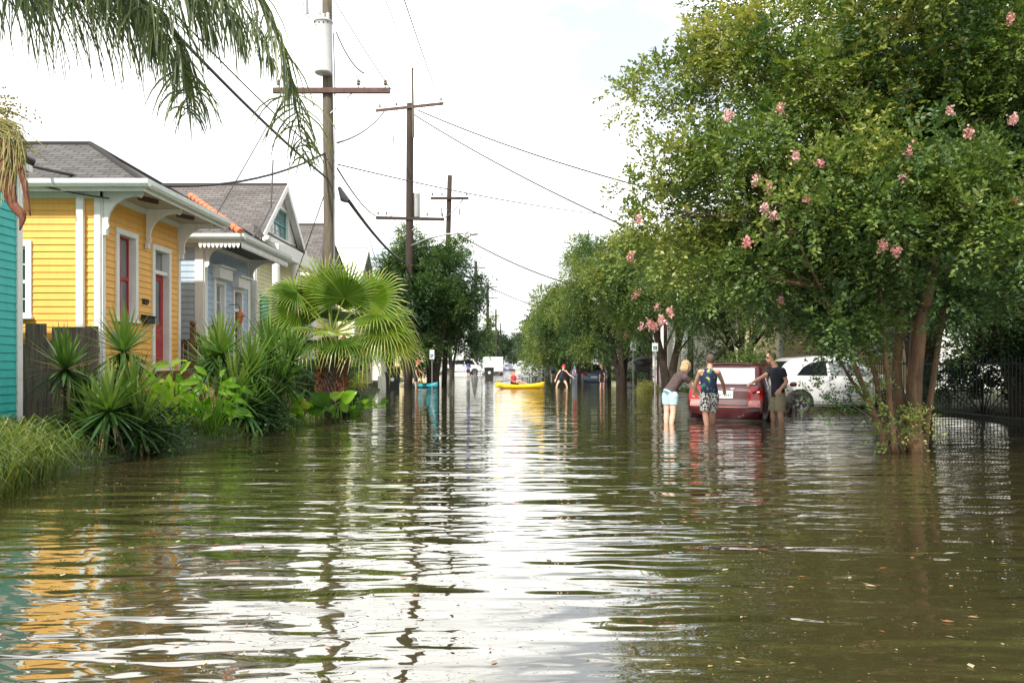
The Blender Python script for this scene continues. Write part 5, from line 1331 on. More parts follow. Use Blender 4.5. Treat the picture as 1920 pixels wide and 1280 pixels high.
# ------------------------------------------------------------------ vehicles
def interp(tab, x): return float(np.interp(x, [a for a, _ in tab], [b for _, b in tab]))
def car(name, label, loc, rz, Ln, W, top, belt, width, zb, paint, wheels=(), wr=.32, wins=(), glass='darkglass', extras=(), rwf=.76, cat='car', group=None, crownz=.05, scale=1.0):
    """+X is forward; top/belt/width: tables over x; wins: (axis, polygon[, material, name])"""
    t = thing(name, label, cat, loc, rz, group, scale)
    xsn = sorted(set(np.round(np.linspace(-Ln/2, Ln/2, 44), 4)) | {round(a, 4) for a, _ in top} | {round(a, 4) for a, _ in width})
    NS = 15
    def half(x):
        tp = interp(top, x); bl = min(interp(belt, x), tp-.02); w_ = interp(width, x)*W/2; f = min(1, max(0, (tp-bl)/.35)); rw = w_*(.90 - (.90-rwf)*f); bz = interp(zb, x) if not isinstance(zb, (int, float)) else zb
        pts = [(0, bz), (.82*w_, bz), (.95*w_, bz+.06), (.99*w_, bz+.22), (w_, (bz+bl)/2), (w_*.995, bl-.10), (.965*w_, bl)]
        c = min(.07, (tp-bl)*.4)
        pts += [(.965*w_+(rw-.965*w_)*.33, bl+(tp-c-bl)*.33), (.965*w_+(rw-.965*w_)*.66, bl+(tp-c-bl)*.70), (rw, tp-c), (rw*.93, tp-c*.45), (rw*.80, tp-c*.2), (rw*.5, tp-c*.05), (0, tp)]
        return pts
    vs = []; n = None
    for x in xsn:
        h = half(x); ring = [(x, -a, b) for a, b in h] + [(x, a, b) for a, b in h[-2:0:-1]]; n = len(ring); vs += ring
    k = len(xsn)
    fs = [(i*n+j, i*n+(j+1) % n, (i+1)*n+(j+1) % n, (i+1)*n+j) for i in range(k-1) for j in range(n)]
    fs += [tuple(range(n))[::-1], tuple(range((k-1)*n, k*n))]
    mb = MB(); mb.idx(vs, [f[::-1] for f in fs]); body = mb.build('body', M[paint], t, world=False, smooth=True)
    bvh = BVHTree.FromPolygons([Vector(v) for v in vs], fs)
    def patch(axis, poly, matn, nm, off=.004, sub=4, parent=body, label_=None):
        bm = bmesh.new(); org = {'r': lambda a, b: Vector((-9, a, b)), 'f': lambda a, b: Vector((9, a, b)), 's': lambda a, b: Vector((a, -9, b)), 'l': lambda a, b: Vector((a, 9, b))}[axis]
        dr = {'r': Vector((1,0,0)), 'f': Vector((-1,0,0)), 's': Vector((0,1,0)), 'l': Vector((0,-1,0))}[axis]
        bm.faces.new([bm.verts.new(org(a, b)) for a, b in poly])
        bmesh.ops.triangulate(bm, faces=bm.faces[:]); 
        for _ in range(sub-1): bmesh.ops.subdivide_edges(bm, edges=bm.edges[:], cuts=1, use_grid_fill=True)
        for v in bm.verts:
            hit = bvh.ray_cast(v.co, dr)
            if hit[0] is not None:
                nn = hit[1] if hit[1].dot(dr) < 0 else -hit[1]
                v.co = hit[0] + nn*off
            else: v.co = v.co + dr*(9 - Ln/2 if axis in 'rf' else 9-W/2)
        bmesh.ops.recalc_face_normals(bm, faces=bm.faces)
        if sum((f.normal.dot(dr) for f in bm.faces)) > 0: bmesh.ops.reverse_faces(bm, faces=bm.faces)
        me = bpy.data.meshes.new(nm); bm.to_mesh(me); bm.free(); me.materials.append(M[matn])
        for p in me.polygons: p.use_smooth = True
        o = link(nm, me, parent)
        if label_: o['label'] = label_
        return o
    for wdef in wins:
        ax, poly = wdef[0], wdef[1]; mt = wdef[2] if len(wdef) > 2 else glass; nm = wdef[3] if len(wdef) > 3 else 'window'
        off = wdef[4] if len(wdef) > 4 else .004
        patch(ax, poly, mt, nm, off, parent=t)
    for x in wheels:
        wy = interp(width, x)*W/2
        for s in (-1, 1):
            mb = MB(); mb.lathe((x, 0, wr), [(wr*.62, s*(wy-.20)), (wr*.97, s*(wy-.19)), (wr, s*(wy-.15)), (wr, s*(wy-.02)), (wr*.96, s*(wy+.012)), (wr*.66, s*(wy+.015)), (wr*.64, s*(wy-.005))][::s], 28, axis='y')
            wo = mb.build('wheel', M['tyre'], t, world=False, smooth=True)
            mb = MB(); mb.lathe((x, 0, wr), [(.0, s*(wy-.03)), (wr*.60, s*(wy-.02)), (wr*.66, s*(wy+.006)), (wr*.60, s*(wy+.003)), (wr*.58, s*(wy-.012))][::s], 28, axis='y')
            for q in range(5):
                a = q*2*PI/5; mb.tube([(x+.05*math.cos(a), s*(wy-.008), wr+.05*math.sin(a)), (x+wr*.6*math.cos(a), s*(wy-.006), wr+wr*.6*math.sin(a))], .03, 6)
            mb.build('rim', M['rim'], wo, world=False)
            # flat black patch stands in for the shade inside the arch
            mb = MB(); ar = wr*1.17; c = [(x+ar*math.cos(a), s*(wy+.004), wr+ar*math.sin(a)) for a in np.linspace(0, PI, 17)] + [(x-ar, s*(wy+.004), zb if isinstance(zb, (int, float)) else wr*.5), (x+ar, s*(wy+.004), zb if isinstance(zb, (int, float)) else wr*.5)]
            mb.face(c if s < 0 else c[::-1]); mb.build('wheel_arch_shade', M['black'], t, world=False)
    for fn in extras: fn(t, body, patch)
    return t

HD = R(90-29)
hd = Vector((math.cos(HD), math.sin(HD), 0)); rear = P(1358, 700, 17.1); rear.z = -.26
def seams(patch, t, W_, lines):
    for ax, x0, z0, x1, z1, w_ in lines:
        dx, dz = (w_, 0) if abs(z1-z0) > abs(x1-x0) else (0, w_)
        patch(ax, [(x0-dx, z0-dz), (x0+dx, z0+dz), (x1+dx, z1+dz), (x1-dx, z1-dz)], 'black', 'panel_gap', .003, sub=4, parent=t)
def red_extras(t, body, patch):
    patch('r', [(-.74, .58), (-.50, .60), (-.47, .80), (-.52, .98), (-.66, 1.0), (-.78, .90), (-.79, .74)], 'lampred', 'tail_lamp', .012, parent=t)
    patch('r', [(.74, .58), (.50, .60), (.47, .80), (.52, .98), (.66, 1.0), (.78, .90), (.79, .74)], 'lampred', 'tail_lamp', .012, parent=t)
    patch('r', [(.50, .56), (.74, .56), (.74, .70), (.52, .70)], 'lamppink', 'reversing_lamp', .018, parent=t)
    patch('r', [(-.50, .56), (-.74, .56), (-.74, .70), (-.52, .70)], 'lamppink', 'reversing_lamp', .018, parent=t)
    pl = patch('r', [(-.17, .73), (.17, .73), (.17, .89), (-.17, .89)], 'plate', 'licence_plate', .02, parent=t)
    # separate line of plate characters
    mw = WM[t.name] @ Matrix.Translation((-Ln_red/2+.015, 0, .82)) @ Matrix.Rotation(R(-90), 4, 'Z') @ Matrix.Rotation(R(90), 4, 'X')
    text_mesh('RL 4537', .085, 'plate_characters', 'signgreen', t, mw, .003)
    o = patch('r', [(-.50, .545), (.50, .545), (.50, .56), (-.50, .56)], 'lamppink', 'crease_highlight', .008, sub=3, parent=t); o['label'] = 'pale strip painted as crease highlight below the plate'  # pale strip put in as the highlight along the trunk crease
    seams(patch, t, 1.72, [('r', -.72, .52, .72, .52, .007), ('r', -.58, .56, -.49, .98, .006), ('r', .58, .56, .49, .98, .006), ('s', -.26, .3, -.26, .98, .006), ('s', -1.1, .5, -1.1, .98, .006), ('s', .82, .3, .86, .95, .006)])
    patch('r', [(-.20, .95), (-.08, .95), (-.14, .905)], 'chrome', 'badge', .012, parent=t)
    mb = MB(); mb.box((-Ln_red/2-.015, -.80, .22), (-Ln_red/2+.3, .80, .30)); mb.build('bumper_lip', M['black'], t, world=False)
    mb = MB(); mb.tube([(-1.55, -.42, 1.455), (-1.58, 0, 1.475), (-1.55, .42, 1.455)], .022, 6); mb.build('spoiler', M['carred'], t, world=False)
    for s in (-1, 1):
        mb = MB(); mb.tube([(-1.3, s*.56, 1.46), (-1.1, s*.56, 1.50), (0, s*.56, 1.51), (.4, s*.55, 1.47)], .014, 6); mb.build('roof_rail', M['black'], t, world=False)
        mb = MB(); mb.ball((.75, s*.93, .98), (.05, .09, .06), 10, 6); mb.build('wing_mirror', M['carred'], t, world=False)
Ln_red = 4.2
loc = rear + hd*Ln_red/2
car('car', 'dark red station wagon stalled in the water being pushed by three people', (loc.x, loc.y, -.27), HD, Ln_red, 1.72,
    [(-2.1, .62), (-2.06, .66), (-2.0, .90), (-1.93, 1.00), (-1.80, 1.16), (-1.60, 1.40), (-1.45, 1.44), (-.6, 1.50), (.2, 1.47), (.55, 1.36), (1.15, 1.02), (1.5, .95), (1.95, .80), (2.07, .62), (2.1, .5)],
    [(-2.1, .6), (-1.95, .94), (-1.5, .97), (1.0, .93), (1.6, .85), (2.1, .5)], [(-2.1, .84), (-2.04, .93), (-1.8, .985), (-1, 1), (1.2, 1), (1.8, .95), (2.05, .84), (2.1, .76)],
    .2, 'carred', (-1.3, 1.3), .31,
    [('r', [(-.60, 1.03), (.60, 1.03), (.53, 1.375), (-.53, 1.375)], 'mirrorglass', 'rear_window', .012),
     ('s', [(-1.65, 1.02), (-1.15, 1.0), (-1.15, 1.38), (-1.42, 1.34)]), ('s', [(-1.08, 1.0), (-.30, .99), (-.30, 1.40), (-1.08, 1.38)]), ('s', [(-.22, .99), (.80, .98), (.45, 1.26), (.10, 1.38), (-.22, 1.40)]),
     ('l', [(-1.65, 1.02), (-1.15, 1.0), (-1.15, 1.38), (-1.42, 1.34)]), ('l', [(-1.08, 1.0), (-.30, .99), (-.30, 1.40), (-1.08, 1.38)]), ('l', [(-.22, .99), (.80, .98), (.45, 1.26), (.10, 1.38), (-.22, 1.40)]),
     ('f', [(-.62, 1.0), (.62, 1.0), (.5, 1.36), (-.5, 1.36)], 'darkglass', 'windscreen')], extras=[red_extras])

def white_extras(t, body, patch):
    seams(patch, t, 1.66, [('s', -.38, .32, -.38, .96, .006), ('s', .80, .34, .84, .96, .006), ('s', -.38, .31, .80, .31, .006), ('s', -1.72, .56, -1.52, .50, .006), ('r', -.7, .52, .7, .52, .006)])
    patch('r', [(-.74, .60), (-.58, .60), (-.58, .86), (-.72, .86)], 'lampred', 'tail_lamp', .008, parent=t); patch('r', [(.74, .60), (.58, .60), (.58, .86), (.72, .86)], 'lampred', 'tail_lamp', .008, parent=t)
    mb = MB(); mb.tube([(-1.0, -.835, .27), (0, -.842, .25), (.9, -.842, .27)], .02, 6); mb.build('side_moulding', M['chrome'], t, world=False)
    mb = MB(); mb.tube([(.05, -.845, .72), (.20, -.85, .72)], .014, 6); mb.build('door_handle', M['chrome'], t, world=False)
    mb = MB(); mb.ball((.72, -.90, .95), (.07, .08, .06), 10, 6); mb.build('wing_mirror', M['carwhite'], t, world=False)
wl = P(1570, 700, 21.0)
car('car', 'small white three-door hatchback parked side-on behind the black-shirted man', (P(1555, 700, 21).x, 21.0, -.08), R(4), 3.55, 1.66,
    [(-1.775, .70), (-1.74, .86), (-1.66, 1.02), (-1.40, 1.30), (-1.15, 1.44), (-.5, 1.50), (.2, 1.46), (.5, 1.34), (1.0, 1.04), (1.35, .98), (1.65, .80), (1.75, .60), (1.775, .5)],
    [(-1.775, .65), (-1.6, .93), (0, .93), (1.0, .92), (1.6, .7), (1.775, .48)], [(-1.775, .86), (-1.70, .94), (-1.4, 1), (1.2, 1), (1.6, .93), (1.775, .78)],
    .2, 'carwhite', (-1.15, 1.15), .30,
    [('r', [(-.55, 1.02), (.55, 1.02), (.45, 1.34), (-.45, 1.34)], 'darkglass', 'rear_window', .01), ('f', [(-.58, 1.0), (.58, 1.0), (.46, 1.36), (-.46, 1.36)], 'darkglass', 'windscreen', .01),
     ('s', [(-1.22, .99), (-.42, .98), (-.42, 1.35), (-.80, 1.31), (-1.02, 1.20)]), ('s', [(-.34, .98), (.70, .98), (.46, 1.20), (.18, 1.33), (-.34, 1.35)], 'glass'),
     ('l', [(-1.22, .99), (-.42, .98), (-.42, 1.35), (-.80, 1.31), (-1.02, 1.20)]), ('l', [(-.34, .98), (.70, .98), (.46, 1.20), (.18, 1.33), (-.34, 1.35)])], extras=[white_extras])

def sedan(label, x, y, rz, paint, gl='darkglass', z=-.25, sc_=1.0, group='cars parked down the flooded street'):
    def ex(t, body, patch):
        patch('r', [(-.78, .68), (-.48, .68), (-.48, .84), (-.78, .86)], 'lampred', 'tail_lamp', .008, parent=t); patch('r', [(.78, .68), (.48, .68), (.48, .84), (.78, .86)], 'lampred', 'tail_lamp', .008, parent=t)
        patch('r', [(-.2, .55), (.2, .55), (.2, .68), (-.2, .68)], 'plate', 'licence_plate', .01, parent=t)
    return car('car', label, (x, y, z), rz, 4.4, 1.74, [(-2.2, .6), (-2.15, .85), (-2.05, .96), (-1.5, 1.02), (-.95, 1.36), (-.5, 1.42), (.2, 1.40), (.95, 1.0), (1.9, .86), (2.15, .65), (2.2, .5)],
        [(-2.2, .6), (-1.9, .9), (0, .9), (1.2, .86), (2.2, .5)], [(-2.2, .82), (-2.1, .92), (-1.7, 1), (1.4, 1), (1.9, .94), (2.2, .78)], .2, paint, (-1.35, 1.35), .31,
        [('r', [(-.6, 1.06), (.6, 1.06), (.5, 1.33), (-.5, 1.33)], gl, 'rear_window', .012), ('f', [(-.6, 1.04), (.6, 1.04), (.5, 1.33), (-.5, 1.33)], gl, 'windscreen', .012),
         ('s', [(-1.2, .94), (-.3, .94), (-.3, 1.33), (-.8, 1.3)]), ('s', [(-.22, .94), (.8, .94), (.3, 1.26), (-.22, 1.33)]), ('l', [(-1.2, .94), (-.3, .94), (-.3, 1.33), (-.8, 1.3)]), ('l', [(-.22, .94), (.8, .94), (.3, 1.26), (-.22, 1.33)])],
        extras=[ex], group=group)
sb = sedan('blue sedan parked in the water under the right-hand street trees', 5.5, 53.5, R(84), 'carblue')
sw = sedan('white sedan half under water beside the right-hand trees, right of the kayak', 4.15, 102, R(88), 'carwhite')
G = 'cars parked down the flooded street'
copy_thing(sw, (1.2, 170, -.25), R(95), 'white car facing the camera, just right of the box truck end', 'car', G)
copy_thing(sw, (3.3, 190, -.25), R(20), 'white car turned across the street in the far distance', 'car', G)
copy_thing(sw, (-.3, 200, -.25), R(80), 'pale car at the far left of the distant parked group', 'car', G)
copy_thing(sb, (-.7, 150, -.25), R(86), 'dark car just beyond the box truck', 'car', G)
copy_thing(sb, (6.2, 72, -.25), R(88), 'dark car under the reddish street tree beyond the blue sedan', 'car', G)
copy_thing(sw, (5.2, 150, -.25), R(88), 'small white car farthest along the right kerb', 'car', G)
vn = car('van', 'white passenger van parked across the left side of the street', (-6.3, 97, -.1), R(15), 5.0, 1.9, [(-2.5, 1.2), (-2.47, 1.9), (-2.3, 2.05), (1.1, 2.05), (1.5, 1.9), (1.95, 1.2), (2.4, 1.05), (2.5, .7)],
    [(-2.5, 1.1), (1.9, 1.1), (2.5, .68)], [(-2.5, .95), (-2.3, 1), (2.0, 1), (2.5, .85)], .3, 'carwhite', (-1.6, 1.6), .36,
    [('s', [(-2.2, 1.25), (-1.3, 1.25), (-1.3, 1.75), (-2.2, 1.75)]), ('s', [(-1.2, 1.25), (.3, 1.25), (.3, 1.75), (-1.2, 1.75)]), ('s', [(.4, 1.25), (1.7, 1.2), (1.35, 1.75), (.4, 1.75)]), ('f', [(-.75, 1.2), (.75, 1.2), (.7, 1.8), (-.7, 1.8)], 'darkglass', 'windscreen'), ('r', [(-.7, 1.25), (.7, 1.25), (.65, 1.8), (-.65, 1.8)], 'darkglass', 'rear_window')], rwf=.88, cat='van')
copy_thing(vn, (2.9, 215, -.1), R(75), 'white van in the distant group of parked cars', 'van', G)
# box truck
bt = thing('box_truck', 'white box truck seen from behind, standing past the dark trash bin', 'truck', (-2.05, 88, -.25))
mb = MB(); mb.box((-3.15, 86, .35), (-.95, 90.2, 1.95)); mb.build('cargo_box', M['carwhite'], bt, bevel=.04)
mb = MB(); mb.box((-3.1, 85.93, .42), (-2.06, 85.997, 1.88)); mb.box((-2.04, 85.93, .42), (-1.0, 85.997, 1.88)); mb.build('rear_door', M['carwhite'], bt, bevel=.01)
mb = MB(); mb.box((-3.2, 85.7, .10), (-.9, 85.9, .2)); mb.build('bumper', M['black'], bt)
mb = MB(); mb.box((-2.95, 90.3, .3), (-1.15, 92.0, 1.6)); mb.build('cab', M['carwhite'], bt, bevel=.1)
for s in (-2.95, -1.25):
    mb = MB(); mb.lathe((s, 87, .13), [(.2, -.0), (.38, .02), (.38, .2), (.2, .22)], 20, axis='x'); mb.build('wheel', M['tyre'], bt)
    mb = MB(); mb.box((s-.02, 85.9, .22), (s+.14, 85.95, .34)); mb.build('tail_lamp', M['lampred'], bt)
# kayaks
def kayak(label, loc, rz, Ln, W, H, matn):
    t = thing('kayak', label, 'kayak', loc, rz)
    mb = MB(); n = 24; vs = []; k = 25
    for i in range(k):
        s = i/(k-1); x = -Ln/2 + Ln*s; w_ = W/2*max(.04, math.sin(PI*s)**.55); sheer = H*(1+.45*abs(2*s-1)**2.5); kb = .10*abs(2*s-1)**3
        for j in range(n):
            a = 2*PI*j/n; y = w_*math.cos(a); z_ = math.sin(a)
            vs.append((x, y, (sheer-kb)*(.5+.5*z_)**(.8)+kb - .07))
    fs = [(i*n+j, i*n+(j+1) % n, (i+1)*n+(j+1) % n, (i+1)*n+j) for i in range(k-1) for j in range(n)] + [tuple(range(n))[::-1], tuple(range((k-1)*n, k*n))]
    mb.idx(vs, [f[::-1] for f in fs]); mb.build('hull', M[matn], t, world=False, smooth=True)
    mb = MB(); mb.lathe((-.25, 0, H-.075), [(.20, -.01), (.235, .015), (.215, .03), (.19, -.0)], 20); mb.build('cockpit_rim', M['black'], t, world=False)
    mb = MB()
    for s in (-.36, .36): mb.tube([(s*Ln-.06, -.05, H+.0), (s*Ln, 0, H+.045), (s*Ln+.06, .05, H+.0)], .012, 6)
    mb.build('toggle', M['black'], t, world=False)
    return t
kayak('yellow kayak afloat mid-street with a paddler sitting in it', (.38, 39.2, .03), R(6), 2.45, .62, .26, 'kayak')
kayak('teal kayak held by the person in the red cap', (-4.55, 40.6, .03), R(150), 1.9, .6, .24, 'teal_plastic')
pd = thing('paddle', 'double-bladed paddle held across the yellow kayak', 'paddle', (.15, 38.9, .5))
mb = MB(); pa, pb = Vector((-.55, 38.75, .36)), Vector((.85, 39.0, .52)); mb.tube([pa, pb], .016, 8); mb.build('shaft', M['black'], pd)
for e_, s_ in ((pa, -1), (pb, 1)):
    mb = MB(); mb.tube([e_, e_+(pb-pa).normalized()*s_*.12, e_+(pb-pa).normalized()*s_*.36], [(.02, .02), (.02, .09), (.012, .06)], 10); mb.build('blade', M['black'], pd)
# wheelie bins
def wbin(label, x, y, rz, h=1.05, w_=.58, group='wheeled trash bins'):
    t = thing('trash_bin', label, 'trash bin', (x, y, -.25), rz, group); mb = MB(); a = w_*.40; b = w_*.5
    vs = [(-a,-a,0.05),(a,-a,0.05),(a,a,0.05),(-a,a,0.05),(-b,-b,h-.1),(b,-b,h-.1),(b,b,h-.1),(-b,b,h-.1)]
    mb.idx(vs, [(0,3,2,1),(4,5,6,7),(0,1,5,4),(1,2,6,5),(2,3,7,6),(3,0,4,7)]); mb.build('body', M['bin'], t, world=False, bevel=.02)
    mb = MB(); mb.box((-b-.04, -b-.05, h-.1), (b+.04, b+.08, h-.03)); mb.ball((0, 0, h-.04), (b, b, .05), 14, 6); mb.build('lid', M['bin'], t, world=False)
    for s in (-1, 1):
        mb = MB(); mb.lathe((s*b, b*.8, .12), [(.05, -.03), (.12, -.03), (.12, .03), (.05, .03)], 16, axis='x'); mb.build('wheel', M['tyre'], t, world=False)
    mb = MB(); mb.tube([(-b*.8, b+.1, h-.12), (b*.8, b+.1, h-.12)], .018, 6); mb.build('handle', M['bin'], t, world=False)
    return t
b1_ = wbin('dark trash bin with white round emblem alone in the water before the box truck', -1.72, 60, R(5), 1.2, .68)
mb = MB(); mb.lathe((-.0, -.36, .80), [(.0, -.012), (.10, -.012), (.10, .06)], 20, axis='y'); mb.build('emblem', M['signwhite'], b1_, world=False)
copy_thing(b1_, (-5.75, 38.3, -.25), R(12), 'black trash bin tight against the second pole', 'trash bin', 'wheeled trash bins', .9)
wbin('black trash bin left of the second pole, behind the other one', -6.0, 40.6, R(-8), 1.3, .55)
wb = thing('appliance', 'white appliance standing left of the black trash bins', 'appliance', (-6.15, 38.2, -.1))
mb = MB(); mb.box((-6.38, 38.0, -.15), (-5.98, 38.5, .62)); mb.build('cabinet', M['carwhite'], wb, bevel=.02)
mb = MB(); mb.box((-6.36, 37.97, -.1), (-6.0, 37.998, .58)); mb.build('door', M['signwhite'], wb, bevel=.005)

# street signs
def sign(label, px, pt, pb, pbase, wpx, d, panel2=None, blue='signblue', tilt=0):
    x = (px-960)*d/1500; k = d/1500; zt = 1.2+(682-pt)*k; zb_ = 1.2+(682-pb)*k; w_ = wpx*k/2
    t = thing('street_sign', label, 'street sign', (x, d, -.3), 0, 'kerbside parking signs')
    mb = MB(); mb.tube([(x, d, -.35), (x+tilt, d, zt+.05)], .022, 8); mb.build('post', M['galv'], t)
    mb = MB(); mb.box((x+tilt-w_, d-.035, zb_), (x+tilt+w_, d-.025, zt)); pn = mb.build('panel', M['signwhite'], t)
    s = w_*.62; cz = zb_+(zt-zb_)*.38; cx_ = x+tilt
    mb = MB(); mb.box((cx_-s, d-.040, cz-s), (cx_+s, d-.036, cz+s)); mb.build('symbol_square', M[blue], pn)
    mb = MB(); mb.ball((cx_, d-.043, cz+s*.62), (s*.16, .003, s*.16), 8, 6); mb.tube([(cx_, d-.043, cz+s*.42), (cx_, d-.043, cz), (cx_+s*.4, d-.043, cz-.02), (cx_+s*.55, d-.043, cz-s*.6)], s*.09, 5)
    mb.tube([(cx_+math.cos(a)*s*.42-s*.08, d-.043, cz-s*.25+math.sin(a)*s*.42) for a in np.linspace(R(110), R(350), 10)], s*.08, 5); mb.build('wheelchair_symbol', M['signwhite'], pn)
    return t
sign('white sign with blue symbol on a post in the water before the left street tree', 810, 656, 673, 727, 8.5, 39.5)
sign('white sign with blue wheelchair symbol on the left one of the two right-hand posts', 1187, 638, 657, 731, 11, 36.5)
s3 = sign('white sign with teal symbol square on the right one of the two right-hand posts', 1228, 643, 658, 745, 11, 29, blue='signgreen')
# round-topped barbecue by the magenta house
bq = thing('barbecue', 'black round-topped barbecue standing between the two right-hand signs', 'barbecue', (5.6, 34.5, 0))
mb = MB(); mb.ball((5.62, 34.5, 1.28), (.42, .34, .22), 18, 10); mb.build('lid', M['black'], bq, smooth=True)
mb = MB(); mb.box((5.28, 34.3, .85), (5.96, 34.7, 1.22)); mb.build('firebox', M['black'], bq, bevel=.04)
for dx in (5.34, 5.9):
    for dy in (34.34, 34.66):
        mb = MB(); mb.tube([(dx, dy, -.15), (dx, dy, .9)], .03, 6); mb.build('leg', M['black'], bq)

# ------------------------------------------------------------------ people
DG = bpy.context.evaluated_depsgraph_get
def remesh(name, mb, matn, parent, voxel, smooth_it=4, sub=0):
    o = mb.build(name, M[matn], parent)
    r = o.modifiers.new('r', 'REMESH'); r.mode = 'VOXEL'; r.voxel_size = voxel; r.use_smooth_shade = True
    s = o.modifiers.new('s', 'SMOOTH'); s.iterations = smooth_it; s.factor = .5
    dg = DG(); dg.update(); me = bpy.data.meshes.new_from_object(o.evaluated_get(dg)); o.modifiers.clear(); old = o.data; o.data = me
    bpy.data.meshes.remove(old)
    if not me.materials: me.materials.append(M[matn])
    for p in me.polygons: p.use_smooth = True
    return o
def hand(mb, w, d, nor, curl=.3, thumb=1):
    w = Vector(w); d = Vector(d).normalized(); nor = Vector(nor); nor = (nor-d*nor.dot(d)).normalized(); s = d.cross(nor)*thumb
    for i, (o, L_) in enumerate(((-.030, .062), (-.010, .074), (.011, .080), (.031, .072))):
        kn = w + d*.088 + s*o - nor*.004*abs(i-1.5)
        mb.tube([w+s*o*.55, w+d*.045+s*o*.85, kn], [.016, .016, .0125], 8)
        e = kn + d*L_*.5*math.cos(curl) - nor*L_*.5*math.sin(curl); f = e + d*L_*.5*math.cos(curl*2) - nor*L_*.5*math.sin(curl*2)
        mb.tube([kn, e, f], [.0105, .0095, .008], 8)
    mb.tube([w+d*.02+s*.025, w+d*.055+s*.055, w+d*.085+s*.072-nor*.012], [.016, .012, .009], 8)
def person(label, base, j, ct, face, rz=0, vox=.009, skin='skin', top=('shirt', 'blackshirt', .5), bottom=('shorts', 'khaki', 1.0), hair=None, hat=None, shoes=None, wide='y', build=1.0, group=None, longtop=0, eyes=True, shades=False):
    """j: dict of world joints; face: facing unit vector; wide: axis of the shoulder line"""
    t = thing('person', label, 'person', base, 0, group); b = build
    J = {k: Vector(v) for k, v in j.items()}
    el = lambda a, c: (a*b, c*b) if wide == 'y' else (c*b, a*b)   # a: front-back, c: side
    mb = MB()
    pel, ch, nk, hd_ = J['pelvis'], J['chest'], J['neck'], J['head']
    mid = pel.lerp(ch, .5)
    torso = [pel - (ch-pel)*.12, pel, mid, ch, ch.lerp(nk, .75), nk]
    mb.tube(torso, [el(.08, .12), el(.105, .155), el(.095, .135), el(.11, .165), el(.075, .12), el(.05, .055)], 16)
    mb.tube([nk-(nk-ch)*.1, nk, hd_-Vector((0,0,.03))], [.06*b, .054*b, .052*b], 12)
    for s in 'LR':
        sh, elb, wr = J['sh'+s], J['el'+s], J['wr'+s]
        mb.tube([ch.lerp(nk, .55), sh], [.055*b, .052*b], 10); mb.ball(sh, .054*b, 10, 8)
        mb.tube([sh, sh.lerp(elb, .45), elb, elb.lerp(wr, .3), wr, wr+(wr-elb).normalized()*.02], [.050*b, .046*b, .037*b, .040*b, .026*b, .024*b], 12)
        hn, kn, an = J['hip'+s], J['kn'+s], J['an'+s]
        mb.ball(hn, .09*b, 12, 8)
        mb.tube([hn, hn.lerp(kn, .4), kn, kn.lerp(an, .3), kn.lerp(an, .6), an], [.090*b, .080*b, .056*b, .060*b, .047*b, .036*b], 14)
        fwd = Vector((face[0], face[1], 0)).normalized()
        mb.tube([an-Vector((0,0,.01)), an-fwd*.05-Vector((0,0,.05))], [.036, .034], 8); mb.tube([an-fwd*.05-Vector((0,0,.06)), an+fwd*.07-Vector((0,0,.06)), an+fwd*.17-Vector((0,0,.075))], [.034, .038, .022], 10)
        dr_ = J.get('hd'+s, (wr-elb)); hand(mb, wr, dr_, j.get('hn'+s, (0, 0, 1)), .45, 1 if s == 'L' else -1)
    f = Vector(face).normalized(); yaw = math.atan2(f.y, f.x); rot = Matrix.Rotation(yaw, 3, 'Z') @ Matrix.Rotation(math.asin(max(-1, min(1, -f.z))), 3, 'Y')
    H = lambda x, y, z: hd_ + rot @ Vector((x, y, z))
    mb.ball(H(-.005, 0, .02), (.098, .078, .105), 16, 12, rot=rot); mb.ball(H(.03, 0, -.045), (.062, .056, .065), 14, 10, rot=rot)
    mb.tube([H(.088, 0, .015), H(.112, 0, -.022), H(.09, 0, -.03)], [.010, .015, .012], 8)
    mb.tube([H(.085, -.022, -.055), H(.093, 0, -.055), H(.085, .022, -.055)], [.007, .010, .007], 6)
    for s in (-1, 1): mb.ball(H(-.005, s*.078, -.005), (.020, .010, .032), 8, 6, rot=rot)
    remesh('body', mb, skin, t, vox)
    if eyes:
        mb = MB()
        for s in (-1, 1): mb.ball(H(.083, s*.031, .012), .011, 8, 6)
        mb.build('eyes', M['black'], t)
    if shades:
        mb = MB()
        for s in (-1, 1): mb.ball(H(.094, s*.033, .014), (.012, .028, .02), 10, 6, rot=rot); mb.tube([H(.085, s*.058, .018), H(.0, s*.082, .015)], .005, 5)
        mb.tube([H(.10, -.01, .018), H(.10, .01, .018)], .004, 5); mb.build('sunglasses', M['black'], t)
    # top
    nm, mt, sl = top; mb = MB(); g = .014
    mb.tube([pel-(ch-pel)*(.10+longtop), pel, mid, ch, ch.lerp(nk, .72), ch.lerp(nk, .92)], [el(.13, .178), el(.127, .175), el(.118, .158), el(.126, .182), el(.09, .135), el(.062, .075)], 18)
    for s in 'LR':
        sh, elb = J['sh'+s], J['el'+s]
        if sl > 0:
            mb.tube([ch.lerp(nk, .5), sh], [.07*b, .068*b], 10); mb.tube([sh, sh.lerp(elb, sl)], [.070*b, .063*b], 12); mb.ball(sh, .070*b, 10, 8)
        else: mb.tube([ch.lerp(nk, .35), ch.lerp(nk, .7).lerp(sh, .55)], [.07*b, .055*b], 10)
    remesh(nm, mb, mt, t, vox*1.2)
    nm, mt, sl = bottom; mb = MB()
    mb.tube([pel-(ch-pel)*.20, pel-(ch-pel)*.02, pel+(ch-pel)*.16], [el(.12, .165), el(.125, .178), el(.112, .150)], 18)
    for s in 'LR':
        hn, kn = J['hip'+s], J['kn'+s]; mb.ball(hn, .110*b, 12, 8); mb.tube([hn, hn.lerp(kn, .5*sl), hn.lerp(kn, sl)], [.112*b, .105*b, .10*b if sl > .6 else .095*b], 14)
